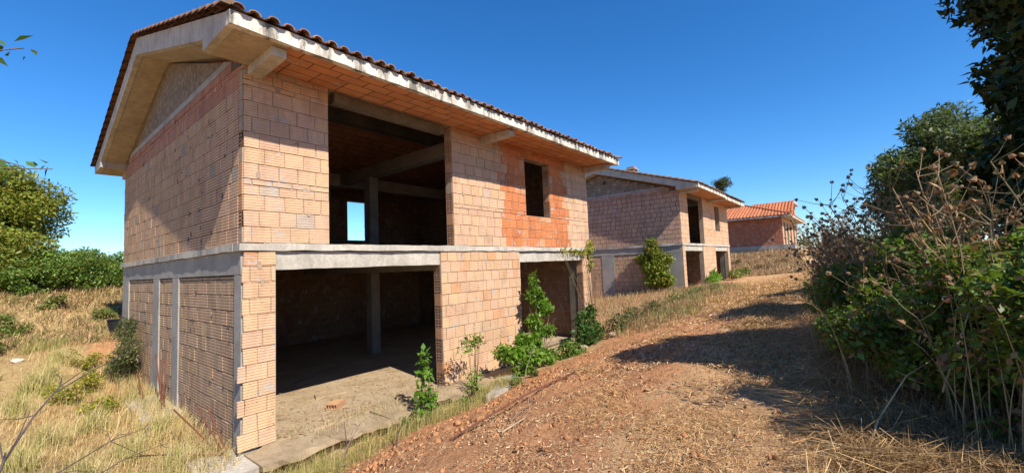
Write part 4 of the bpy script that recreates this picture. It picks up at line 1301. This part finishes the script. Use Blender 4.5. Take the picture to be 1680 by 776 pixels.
for k in range(72):
    xx = 2.5 + 5.2 * (k + rg.random()) / 72
    yy = -7.75 - .95 * rg.random() + .12 * (xx - 3)
    dry_stalk(xx, yy, rg.uniform(1.2, 2.35), (rg.normal(-.12, .4), rg.uniform(-.1, .45)), int(rg.integers(9, 17)),
              'grey-brown dry stalk in the tall weed thicket before the dark tree', rg, spread=.36, hs=.036, r=.0068)
# overhanging leafy branch from a tree left of the frame
def side_tree():
    base = (-5.2, -1.2, gz(-5.2, -1.2) - .05)
    root = empty('leafy_tree', base, 'tree just left of the view whose thin leafy twigs reach in', 'tree')
    b = np.array(base)
    mb = MB()
    rng = np.random.default_rng(3)
    mb.tube([(0, 0, 0), (.1, 0, 1.4), (.3, -.2, 2.8), (.5, -.3, 4.2)], [.12, .10, .07, .03], 7, 0, (.13, .10, .07, 0))
    P = []
    tips = [(-2.12, -2.30, 3.52), (-2.28, -2.55, 3.47), (-2.30, -2.62, 4.34), (-3.2, -2.0, 4.4), (-4.0, -1.0, 5.0), (-5.0, -2.4, 4.2), (-5.9, -.8, 4.4), (-3.6, -2.6, 3.8), (-4.4, -.2, 4.0)]
    for q in tips:
        e = np.array(q) - b; s = np.array([.25, -.15, 2.4 + rng.uniform(0, 1.2)])
        pts = [s + (e - s) * t + np.array([0, 0, .35 * math.sin(math.pi * t) * .6]) for t in np.linspace(0, 1, 7)]
        mb.tube(pts, [.03, .024, .018, .014, .010, .007, .004], 5, 0, (.15, .12, .07, 0), cap=False)
        for t in np.linspace(.45, 1, 60):
            p = s + (e - s) * t + np.array([0, 0, .21 * math.sin(math.pi * t)])
            P.append(p + rng.normal(0, .035, 3))
    mb.build('trunk', M['bark'], root, smooth=True)
    P = np.array(P) + b
    quads('crown', leaf_quads(P, .085, rng, .38), leaf_cols(len(P), (.08, .15, .03), rng), M['leaf'], root, base)


side_tree()


# ------------------------------------------------------------------ litter, grass
def strips(n, x, y, lmin, lmax, wmin, wmax, colset, rng, lift=.03, tilt=.35):
    z = ground(x, y) + rng.uniform(.002, lift, n)
    a = rng.uniform(0, 2 * np.pi, n)
    d = np.stack([np.cos(a), np.sin(a), rng.normal(0, tilt, n)], 1); d = unit(d)
    eps = .15
    gx = (ground_raw(x + eps, y) - ground_raw(x - eps, y)) / (2 * eps); gy = (ground_raw(x, y + eps) - ground_raw(x, y - eps)) / (2 * eps)
    d[:, 2] += d[:, 0] * gx + d[:, 1] * gy
    L = rng.uniform(lmin, lmax, n)[:, None]; W = rng.uniform(wmin, wmax, n)[:, None]
    s = unit(np.cross(d, rng.normal(size=(n, 3)) * .4 + np.array([0, 0, 1.0])))
    P = np.stack([x, y, z], 1)
    c = np.array(colset)[rng.integers(len(colset), size=n)] * rng.uniform(.65, 1.25, (n, 1))
    return np.stack([P - d * L / 2 - s * W / 2, P + d * L / 2 - s * W * .3, P + d * L / 2 + s * W * .3, P - d * L / 2 + s * W / 2], 1), c


STRAWC = [(.62, .42, .19), (.54, .33, .14), (.46, .26, .11), (.38, .19, .08), (.70, .52, .28), (.26, .12, .055)]
def outside_houses(x, y):
    k = np.ones(len(x), bool)
    for hx, hy, _, _ in HOUSES: k &= ~((x > hx - .05) & (x < hx + 10.95) & (y > hy - .72) & (y < hy + 9.5))
    return k


def straw_litter():
    rng = np.random.default_rng(21)
    Vs, Cs = [], []
    # distance-graded: dense near the camera, along the track
    n = 260000
    t = rng.power(1.0, n)
    x = -2.0 + 36 * rng.beta(1.0, 3.2, n); y = path_center(x) + rng.normal(-.6, 1.4, n)
    r, s, f = zones(x, y)
    patch = smooth_noise(x * .9, y * .9, 9)
    k = (rng.random(n) < np.clip(.25 * s + 1.5 * (patch + s * .35 - .13) + .3 * np.clip((x - 11) / 6, 0, 1), .02, .95)) & (y > path_center(x) - 3.6) & outside_houses(x, y)
    x, y = x[k], y[k]
    sc = np.clip(np.hypot(x + 2.4, y + 7.3) / 5, .9, 3.5)
    V, c = strips(len(x), x, y, .03, .12, .0022, .006, STRAWC, rng)
    ctr = V.mean(1, keepdims=True); V = ctr + (V - ctr) * sc[:, None, None]
    Vs.append(V); Cs.append(c)
    # crushed chips and bark crumbs
    n = 60000
    x = -1.8 + 22 * rng.beta(1.0, 3.5, n); y = path_center(x) + rng.normal(.3, 1.7, n)
    k = (y > path_center(x) - 2.6) & (y < -1.5) & outside_houses(x, y) & (smooth_noise(x * 1.7, y * 1.7, 23) > rng.normal(.05, .2, n)); x, y = x[k], y[k]
    sc = np.clip(np.hypot(x + 2.4, y + 7.3) / 5, .9, 3)
    V, c = strips(len(x), x, y, .012, .05, .004, .013, [(.62, .46, .26), (.40, .25, .13), (.30, .16, .085), (.16, .085, .05), (.50, .28, .14), (.68, .55, .36)], rng, lift=.022, tilt=.5)
    ctr = V.mean(1, keepdims=True); V = ctr + (V - ctr) * sc[:, None, None]
    Vs.append(V); Cs.append(c)
    # long pale straws at the hedge foot
    n = 9000
    x = rng.uniform(-.5, 9, n); y = path_center(x) - 1.6 - rng.random(n) * 1.5
    V, c = strips(n, x, y, .12, .45, .0025, .006, STRAWC[:5], rng, lift=.16, tilt=.4)
    Vs.append(V); Cs.append(c)
    tag(quads('straw_litter', np.concatenate(Vs), np.concatenate(Cs), M['straw']), 'cut straw and dead stems strewn over the dirt track', 'straw', kind='stuff')
    # debris on the red bank and slope between the houses
    n = 26000
    x = rng.uniform(-1, 20.5, n); y = rng.uniform(-4.2, 8, n)
    k = outside_houses(x, y) & ((y < -.9) | (x > 10.9)) & (rng.random(n) < np.where(x > 10.9, .9, .12))
    x, y = x[k], y[k]
    V, c = strips(len(x), x, y, .04, .2, .004, .011, [(.34, .20, .10), (.26, .14, .07), (.42, .28, .14), (.2, .12, .07), (.46, .33, .19)], rng, lift=.08, tilt=.6)
    tag(quads('dead_stems', V, c, M['straw']), 'brown dead stems scattered on the bank between the houses', 'dead stems', kind='stuff')
    # brown brush on the embankment before the third house
    n = 32000
    x = rng.uniform(31.6, 47, n); y = rng.uniform(-5.2, 5, n)
    k = (y > -4.8 + .12 * (x - 31)) & outside_houses(x, y) & ~((x > 45.9) & (y > -2.1))
    x, y = x[k], y[k]
    V, c = strips(len(x), x, y, .15, .6, .010, .028, [(.40, .25, .14), (.30, .18, .10), (.46, .32, .18), (.54, .39, .22), (.2, .13, .085)], rng, lift=.16, tilt=.35)
    tag(quads('dry_brush', V, c, M['straw']), 'brown cut brush covering the embankment below the orange roofed house', 'brush', kind='stuff')


straw_litter()


def blades(name, label, cat, x, y, hmin, hmax, wd, cols, rng, lean=.45, zoff=None):
    n = len(x)
    z = ground(x, y) - .01 if zoff is None else zoff
    a = rng.uniform(0, 2 * np.pi, n)
    h = rng.uniform(hmin, hmax, n)[:, None]
    dirx = np.stack([np.cos(a), np.sin(a), np.zeros(n)], 1)
    ln = np.abs(rng.normal(0, lean, n))[:, None]
    P = np.stack([x, y, z], 1)
    mid = P + np.array([0, 0, .55]) * h + dirx * h * ln * .3
    tip = P + np.array([0, 0, 1.0]) * h * (1 - .35 * np.minimum(ln, 1.5)) + dirx * h * ln
    sd = np.stack([-np.sin(a + .6), np.cos(a + .6), np.zeros(n)], 1) * (wd * rng.uniform(.6, 1.4, n))[:, None]
    q1 = np.stack([P - sd, P + sd, mid + sd * .8, mid - sd * .8], 1)
    q2 = np.stack([mid - sd * .8, mid + sd * .8, tip + sd * .15, tip - sd * .15], 1)
    ci = np.clip(rng.integers(len(cols), size=n) + np.round(2.2 * smooth_noise(x * 1.1, y * 1.1, 51)).astype(int), 0, len(cols) - 1)      # kinds grow in patches
    c = np.array(cols)[ci] * rng.uniform(.7, 1.25, (n, 1))
    return tag(quads(name, np.concatenate([q1, q2]), np.concatenate([c, c]), M['straw']), label, cat, kind='stuff')


def grasses():
    rng = np.random.default_rng(31)
    n = 90000
    x = -5.0 + rng.random(n) * 5.0; y = -4.0 + 14.5 * rng.random(n) ** 1.15
    dens = .36 + .9 * smooth_noise(x, y, 5)
    k = (rng.random(n) < dens) & (y > -3.3 - .5 * x - 2.0) & (y > -4 + (x + 5) * .35)
    x, y = x[k], y[k]
    blades('dry_grass', 'dry straw-coloured grass filling the field left of the house', 'grass', x, y, .05, .26, .0034,
           [(.62, .45, .22), (.54, .37, .17), (.66, .51, .29), (.42, .26, .12), (.48, .36, .16), (.33, .27, .11)], rng, 1.2)
    n = 16000
    x = -4.6 + rng.random(n) * 4.4; y = 2.5 + 8.0 * rng.random(n)
    k = smooth_noise(x * .7 + 3, y * .7, 8) > .22
    x, y = x[k], y[k]
    blades('green_grass', 'green-yellow weeds and grass patches in the left field', 'grass', x, y, .12, .42, .006, [(.26, .26, .07), (.36, .32, .10), (.22, .22, .06), (.42, .37, .13)], rng, .5)
    n = 30000
    x = -6 + rng.random(n) * 10; y = 10 + rng.random(n) * 7.5
    k = smooth_noise(x * 1.4, y * 1.4, 61) > rng.normal(-.25, .25, n); x, y = x[k], y[k]
    blades('dry_brush', 'brown dry brush on the slope behind the field', 'brush', x, y, .08, .34, .010, [(.56, .40, .20), (.50, .34, .17), (.42, .26, .13), (.30, .19, .10), (.21, .14, .08), (.30, .28, .09), (.20, .23, .06)], rng, 1.3)
    tx, ty = [], []
    for cx_, cy_ in [(-1.55, 7.2), (-1.75, 6.6), (-1.3, 8.4), (-2.05, 5.0), (-1.2, 3.4), (-1.8, 3.0), (-1.0, 1.6), (-.7, .4), (-1.6, 1.0), (-2.1, 2.0), (-.5, 2.4), (-.9, -.9)]:
        m = 320; r_ = np.abs(rng.normal(0, .16, m)); a_ = rng.uniform(0, 6.28, m)
        tx.append(cx_ + r_ * np.cos(a_)); ty.append(cy_ + r_ * np.sin(a_))
    blades('grass_tufts', 'taller tufts of pale yellow-green grass in the left field', 'grass', np.concatenate(tx), np.concatenate(ty), .2, .55, .004, [(.52, .44, .2), (.42, .40, .14), (.34, .34, .1), (.6, .48, .26)], rng, .5)
    # strip at the foot of the ledge
    n = 15000
    x = -.4 + rng.random(n) ** 1.2 * 5.4; y = -.76 - rng.random(n) ** 1.2 * (1.0 - .12 * x)
    k = (smooth_noise(x * 1.6, y * 1.6, 12) > rng.normal(-.05, .3, n)) & ~((x > .05) & (y > -.72)); x, y = x[k], y[k]
    blades('ledge_grass', 'yellow-green grass strip between the concrete ledge and the red bank', 'grass', x, y, .05, .36, .0028,
           [(.46, .36, .15), (.52, .42, .2), (.30, .30, .08), (.22, .26, .06), (.38, .3, .12)], rng, .65)
    n = 500
    x = .7 + rng.random(n) * 3.0; y = -.62 + rng.random(n) * .9
    blades('floor_weeds', 'sparse dry weeds growing from cracks of the concrete floor', 'grass', x, y, .05, .22, .003, [(.46, .38, .18), (.4, .34, .14)], rng, .4, zoff=np.zeros(n))
    n = 7000
    x = 11 + rng.random(n) * 9.6; y = -2.2 + rng.random(n) ** 1.3 * 7
    blades('bank_grass', 'brown and grey dry grass on the slope before the second house', 'grass', x, y, .1, .38, .008, [(.38, .25, .12), (.30, .19, .10), (.45, .33, .17), (.22, .2, .08), (.34, .24, .16)], rng, .9)
    n = 9000
    x = rng.uniform(31.3, 46, n); y = rng.uniform(-5.0, 4.5, n)
    k = (y > -4.9 + .10 * (x - 31)) & outside_houses(x, y) & ~((x > 45.9) & (y > -2.1)) & (smooth_noise(x * .8, y * .8, 71) > rng.normal(-.2, .25, n)); x, y = x[k], y[k]
    blades('bank_grass', 'patchy brown dry grass and weeds on the earth bank below the orange roofed house', 'grass', x, y, .12, .6, .018, [(.58, .42, .22), (.48, .33, .17), (.36, .23, .12), (.26, .17, .10), (.17, .11, .07)], rng, 1.1)
    n = 12000
    x = 9.5 + rng.random(n) * 11.5; y = path_center(x) + 2.2 + rng.normal(.3, .55, n)
    k = outside_houses(x, y) & (smooth_noise(x * 1.2, y * 1.2, 81) > rng.normal(-.15, .25, n)); x, y = x[k], y[k]
    blades('bank_grass', 'ragged brown weeds edging the left side of the track toward the second house', 'grass', x, y, .08, .4, .007, [(.56, .38, .18), (.42, .26, .13), (.28, .17, .10), (.22, .13, .09), (.30, .30, .10), (.22, .28, .08)], rng, 1.0)
    # weeds hiding the foot of the left wall
    n = 9000
    x = -.04 - np.abs(rng.normal(0, .38, n)); y = -.3 + 8.5 * rng.random(n)
    k = smooth_noise(x * 1.6, y * 1.6, 91) > rng.normal(-.2, .3, n); x, y = x[k], y[k]
    blades('wall_grass', 'dry grass hiding the foot of the left brick wall', 'grass', x, y, .12, .5, .0032, [(.64, .49, .24), (.56, .41, .19), (.44, .30, .14), (.36, .33, .11), (.5, .42, .2)], rng, .7)
    # dead grass hanging from the hedge foot, shade put into its browner colours
    n = 14000
    x = 1.2 + rng.random(n) ** 1.5 * 10; y = path_center(x) - 1.85 - rng.random(n) * 1.3
    blades('hedge_grass', 'tangled dead grass along the foot of the bramble hedge', 'grass', x, y, .08, .34, .0028, [(.36, .23, .10), (.26, .155, .07), (.44, .30, .14), (.17, .10, .05)], rng, 1.9)


grasses()


def clods():
    rng = np.random.default_rng(41)
    n = 5200
    x = rng.uniform(-.6, 8, n); y = -1.6 - np.abs(rng.normal(0, .9, n)) - .12 * np.maximum(3 - x, 0)
    m_ = 1600; x = np.append(x, 14 * rng.beta(1, 2, m_) - 1); y = np.append(y, path_center(x[n:]) + rng.normal(0, 1.2, m_))
    k = (y > -7); x, y = x[k], y[k]; n = len(x)
    z = ground(x, y)
    r = .008 + .04 * rng.random(n) ** 5
    base = np.array([(0, 0, 1), (0, 0, -.6), (1, 0, 0), (-1, 0, 0), (0, 1, 0), (0, -1, 0)], float)
    tri = [(0, 2, 4), (0, 4, 3), (0, 3, 5), (0, 5, 2), (1, 4, 2), (1, 3, 4), (1, 5, 3), (1, 2, 5)]
    V = base[None] * r[:, None, None] * rng.uniform(.6, 1.4, (n, 6, 3)); V[:, :, :2] = np.einsum('nij,nkj->nki', np.stack([np.stack([np.cos(a := rng.uniform(0, 6.28, n)), -np.sin(a)], 1), np.stack([np.sin(a), np.cos(a)], 1)], 1), V[:, :, :2])
    V += np.stack([x, y, z], 1)[:, None]
    q = np.concatenate([V[:, [a, b, c, c]] for a, b, c in tri])
    me = bpy.data.meshes.new('earth_clods')
    Vf = V.reshape(-1, 3)
    Ff = (np.arange(n)[:, None, None] * 6 + np.array(tri)[None]).reshape(-1, 3)
    me.vertices.add(len(Vf)); me.vertices.foreach_set('co', Vf.astype(np.float32).ravel())
    me.loops.add(Ff.size); me.loops.foreach_set('vertex_index', Ff.astype(np.int32).ravel())
    me.polygons.add(len(Ff)); me.polygons.foreach_set('loop_start', np.arange(0, Ff.size, 3, dtype=np.int32))
    ca = me.color_attributes.new('Col', 'FLOAT_COLOR', 'POINT')
    c = np.ones((n, 4)); c[:, :3] = np.array([.40, .19, .085]) * rng.uniform(.6, 1.2, (n, 1))
    ca.data.foreach_set('color', np.repeat(c, 6, axis=0).astype(np.float32).ravel())
    me.materials.append(M['earth_clod']); me.update(); me.validate()
    tag(link('earth_clods', me), 'crumbled red earth clods covering the bank', 'earth', kind='stuff')


clods()


def floor_debris():
    rng = np.random.default_rng(77)
    n = 4500
    x = rng.uniform(.5, 10, n); y = rng.uniform(-.6, 8, n) * rng.random(n)
    V, c = strips(n, x, y, .01, .09, .004, .02, [(.50, .36, .22), (.30, .20, .12), (.22, .15, .1), (.45, .25, .13)], rng, lift=.004, tilt=.15)
    V[:, :, 2] += (.012 - V[:, :, 2].mean(1) + rng.uniform(0, .012, n))[:, None]
    tag(quads('floor_debris', V, c, M['straw']), 'small crumbs, chips and splinters scattered on the concrete floor', 'debris', kind='stuff')


floor_debris()


# ------------------------------------------------------------------ small objects
def rock(name, label, loc, size, colr, seed, mat='stone', cat='stone', group=None, sub=2):
    import bmesh
    rng = np.random.default_rng(seed)
    bm = bmesh.new()
    bmesh.ops.create_icosphere(bm, subdivisions=sub, radius=1)
    dirs = unit(rng.normal(size=(9, 3))); ds_ = rng.uniform(.55, .9, 9)
    for v in bm.verts:
        p = np.array(v.co)
        for d, k in zip(dirs, ds_):
            t = p.dot(d)
            if t > k: p = p - d * (t - k)
        v.co = p * np.array(size)
    me = bpy.data.meshes.new(name); bm.to_mesh(me); bm.free()
    ca = me.color_attributes.new('Col', 'FLOAT_COLOR', 'POINT')
    ca.data.foreach_set('color', np.tile(np.array([*colr, 1], np.float32), len(me.vertices)))
    me.materials.append(M[mat])
    o = link(name, me); o.location = loc; o.rotation_euler = (0, 0, rng.uniform(0, 6.28))
    return tag(o, label, cat, group)


# concrete footing blocks and rubble
mb = MB(); mb.box(-.55, -.02, 3.2, 5.1, -.35, 0, 0, jit=.05)
tag(mb.build('concrete_footing', M['concrete_pale']), 'broken concrete footing at the base of the left brick wall', 'footing').location = (0, 0, .02)
mb = MB(); mb.box(-.62, .04, -.55, .42, -.4, -.06, 0, jit=.05)
tag(mb.build('concrete_footing', M['concrete_pale']), 'weathered concrete footing under the near corner of the foreground house', 'footing')
mb = MB(); mb.hexa([(4.0, -1.22, -.45), (4.66, -1.30, -.45), (5.9, -.72, -.45), (5.2, -.66, -.45), (4.0, -1.22, -.02), (4.62, -1.28, -.03), (5.9, -.72, .03), (5.2, -.66, .0)], 0)
tag(mb.build('concrete_block', M['concrete']), 'grey concrete block half buried beside the ledge', 'block')
rock('stone', 'pale flat stone in the left field near the grass', (-2.0, 8.9, gz(-2.0, 8.9) + .03), (.16, .11, .08), (.5, .46, .4), 1)
rock('stone', 'rough rubble stone at the bank edge before the dark shrub', (9.9, -1.2, gz(9.9, -1.2) + .08), (.2, .15, .1), (.30, .20, .13), 2)
rock('stone', 'small rubble stone right of the second opening', (8.6, -.85, gz(8.6, -.85) + .06), (.18, .13, .09), (.36, .28, .2), 3)
for i, (x, y, s) in enumerate([(1.5, -2.6, .07), (2.1, -2.4, .06), (1.2, -3.0, .05), (2.8, -2.2, .06), (1.9, -3.4, .045), (3.4, -2.4, .05)]):
    rock('earth_lump', 'hard lump of red earth on the bank beside the rusty bar', (x, y, gz(x, y) + s * .3), (s * 1.3, s, s * .8), (.42, .20, .09), 50 + i, 'earth_clod', 'earth lump', 'red earth lumps on the bank')


def hollow_brick(label, loc, rot):
    mb = MB()
    L_, H, D = .33, .10, .22
    ye = [-D / 2, -D / 2 + .012, -.06, -.048, .0, .012, .05, .062, D / 2 - .012, D / 2]
    mb.box(-L_ / 2, L_ / 2, -D / 2, D / 2, 0, .014, 0, (.52, .3, .16, 0)); mb.box(-L_ / 2, L_ / 2, -D / 2, D / 2, H - .014, H, 0, (.52, .3, .16, 0))
    for k in range(0, len(ye), 2): mb.box(-L_ / 2, L_ / 2, ye[k], ye[k + 1], .0145, H - .0145, 0, (.48, .27, .15, 0))
    o = mb.build('hollow_brick', M['brick']); o.location = loc; o.rotation_euler = rot
    return tag(o, label, 'brick')


hollow_brick('hollow brick lying on the sunlit concrete floor near the ledge', (1.85, .75, .004), (0, 0, .6))
mb = MB(); mb.hexa([(1.85, 1.55, .004), (2.45, 1.42, .004), (2.5, 1.72, .004), (1.95, 1.85, .004), (1.86, 1.55, .045), (2.44, 1.43, .05), (2.49, 1.71, .05), (1.96, 1.84, .045)], 0)
tag(mb.build('concrete_slab', M['floor']), 'flat broken slab at the edge of shade on the floor', 'slab')
mb = MB(); mb.tube([(2.2, 3.3, .02), (3.3, 3.9, .03), (4.6, 4.4, .025)], .025, 5, 0, (.2, .15, .1, 0))
tag(mb.build('wooden_pole', M['bark']), 'thin pole lying in the dark interior of the foreground house', 'pole')
mb = MB(); mb.tube([(7.2, .35, .06), (8.5, .38, .075), (10.1, .36, .06)], [.06, .065, .055], 8, 0, (.22, .17, .12, 0))
tag(mb.build('timber_log', M['bark']), 'dark timber log lying across the second ground floor opening', 'log')


def rod(name, label, pts, r, colr, mat='rust', cat='rod', group=None, sides=6):
    mb = MB(); o = np.array(pts[0])
    mb.tube([np.array(p) - o for p in pts], r, sides, 0, (*colr, 0))
    ob = mb.build(name, M[mat], smooth=True); ob.location = tuple(o)
    return tag(ob, label, cat, group)


RUST = (.15, .055, .032)
G1 = gz(-.25, 3.9)
rb = [((-.15, 3.75, 0), (-.2, 4.35, 1.05), 'leftmost rusty bar of the bundle leaning at the middle of the left wall'), ((-.22, 3.7, 0), (-.12, 4.15, .95), 'upright rusty bar in the middle of the left wall bundle'),
      ((-.18, 3.65, 0), (-.10, 3.95, .92), 'shorter rusty bar at the right of the left wall bundle'), ((-.3, 4.6, 0), (-.3, 5.5, .6), 'low rusty bar behind the left wall bundle')]
for a, b, lab in rb:
    rod('rusty_bar', lab, [(a[0], a[1], .0), ((a[0] + b[0]) / 2 - .02, (a[1] + b[1]) / 2, b[2] * .5), (b[0], b[1], b[2])], .014, RUST, group='rusty bars by the left wall', cat='steel bar')
rb = [((-.15, .25, -.1), (-.55, 1.25, .55), 'long rusty bar leaning left from the near corner'), ((-.13, .22, -.1), (-.33, .95, .62), 'middle rusty bar leaning from the near corner'),
      ((-.11, .15, -.1), (-.24, .75, .60), 'steepest rusty bar leaning from the near corner'), ((-.2, .2, -.02), (-1.0, .95, .08), 'rusty bar lying low across the grass by the near corner')]
for a, b, lab in rb:
    rod('rusty_bar', lab, [a, tuple((np.array(a) + np.array(b)) / 2 + np.array([-.01, .02, .02])), b], .012, RUST, group='rusty bars at the near corner', cat='steel bar')
# curved bar on the bank
pts = []
for t, (x, y, dz) in zip(np.linspace(0, 1, 8), [(1.1, -3.35, .04), (1.45, -3.35, .07), (1.9, -3.3, .10), (2.4, -3.22, .12), (2.95, -3.12, .12), (3.5, -3.02, .10), (4.1, -2.95, .07), (4.75, -2.9, .03)]):
    pts.append((x, y, gz(x, y) + dz))
rod('rusty_bar', 'long curved rusty bar lying on the red bank', pts, .014, (.13, .055, .035), cat='steel bar')


def twig(label, pts, r, colr, rng, forks=5, cat='branch', group=None):
    root = MB(); o = np.array(pts[0]); p = [np.array(q) - o for q in pts]
    n = len(p)
    root.tube(p, [r * (1 - .75 * i / (n - 1)) for i in range(n)], 6, 0, (*colr, 0))
    for k in range(forks):
        i = rng.integers(1, n); s = p[i]
        d = (p[min(i, n - 1)] - p[i - 1]); d = d / np.linalg.norm(d)
        e = s + (d * rng.uniform(.5, 1) + rng.normal(0, .5, 3)) * rng.uniform(.1, .35)
        root.tube([s, (s + e) / 2 + rng.normal(0, .02, 3), e], [r * .45, r * .35, r * .15], 4, 0, (*colr, 0), cap=False)
    ob = root.build('dead_branch', M['bark'], smooth=True); ob.location = tuple(o)
    return tag(ob, label, cat, group)


GREYB = (.10, .08, .07)
twig('long grey dead branch rising from the lower left corner', [(-2.42, -1.75, .75), (-2.3, -1.5, 1.1), (-2.12, -1.2, 1.38), (-1.95, -.95, 1.56), (-1.72, -.6, 1.66)], .014, GREYB, rg, 6)
twig('thin dead branch arching right from the tip of the long grey branch', [(-1.98, -1.0, 1.52), (-1.7, -.65, 1.62), (-1.42, -.25, 1.68), (-1.1, .1, 1.74)], .008, GREYB, rg, 3)
twig('dead branch lying low over the grass at the lower left', [(-2.35, -1.4, .62), (-1.95, -.9, .70), (-1.5, -.5, .78), (-1.15, -.2, .75)], .010, GREYB, rg, 7)
twig('second low dead branch at the bottom left edge', [(-2.2, -1.9, .72), (-1.8, -1.2, .62), (-1.4, -.7, .60), (-1.0, -.3, .52)], .009, (.13, .10, .085), rg, 6)
twig('short dark stick poking up from the ledge grass', [(.95, -1.25, -.2), (.97, -1.22, .1), (.94, -1.2, .42)], .014, (.12, .08, .06), rg, 1)
twig('slanted grey stick in the ledge grass', [(.7, -1.5, -.1), (.95, -1.3, .08), (1.25, -1.15, .28)], .013, (.2, .16, .13), rg, 2)
twig('dark broken stick at the edge of the red bank', [(1.35, -1.9, .0), (1.5, -1.75, .14), (1.72, -1.6, .28)], .016, (.10, .065, .05), rg, 2)
twig('thick dead stick lying on the bank beside the rusty bar', [(1.75, -3.75, gz(1.75, -3.75) + .02), (2.2, -3.6, gz(2.2, -3.6) + .04), (2.7, -3.45, gz(2.7, -3.45) + .02)], .02, (.2, .13, .09), rg, 4)
twig('pale bent stick on the bank under the curved bar', [(1.3, -4.0, gz(1.3, -4.0) + .02), (1.75, -3.95, gz(1.75, -3.95) + .03), (2.1, -3.8, gz(2.1, -3.8) + .02)], .012, (.4, .3, .2), rg, 3)
twig('thin bare dead stem on the bank below the block', [(4.9, -1.5, .0), (5.2, -1.35, .25), (5.6, -1.2, .5)], .008, (.3, .24, .18), rg, 3)
# long fallen stalks in front of the hedge
twig('long straw-coloured stalk leaning out of the hedge foot', [(1.5, -7.2, 1.1), (1.75, -7.3, 1.35), (2.1, -7.5, 1.62), (2.45, -7.75, 1.75)], .009, (.46, .33, .17), rg, 3)
twig('pale arching stalk hanging over the hedge at the right edge', [(2.2, -7.7, 1.5), (2.3, -7.9, 2.1), (2.5, -8.1, 2.2), (3.0, -8.5, 1.9)], .008, (.5, .4, .25), rg, 3)
twig('golden reed stalk slanting across the hedge before the dark tree', [(2.9, -8.2, 1.9), (2.6, -7.95, 2.4), (2.45, -7.75, 2.75), (2.5, -7.65, 3.0)], .009, (.5, .34, .13), rg, 0)
twig('second golden reed stalk slanting beside the first', [(2.95, -8.25, 1.85), (2.6, -7.9, 2.35), (2.3, -7.65, 2.72)], .008, (.5, .34, .13), rg, 0)

# dark tub by the far corner of the house
mb = MB()
K = 18
for k in range(K):
    t0, t1 = 2 * math.pi * k / K, 2 * math.pi * (k + 1) / K
    def c_(t, r, z): return (r * math.cos(t), r * math.sin(t), z)
    c = (.02, .02, .022, 0)
    mb.poly([c_(t0, .28, 0), c_(t1, .28, 0), c_(t1, .36, .5), c_(t0, .36, .5)], 0, c)
    mb.poly([c_(t0, .36, .5), c_(t1, .36, .5), c_(t1, .39, .52), c_(t0, .39, .52)], 0, c)
    mb.poly([c_(t1, .27, .03), c_(t0, .27, .03), c_(t0, .35, .51), c_(t1, .35, .51)], 0, c)
mb.poly([c_(2 * math.pi * k / K, .275, .03) for k in range(K)], 0, (.02, .02, .022, 0))
o = mb.build('plastic_tub', M['plastic']); o.location = (.22, 11.0, gz(.22, 11.0) - .03)
tag(o, 'black plastic tub half hidden behind the left corner of the house', 'tub')
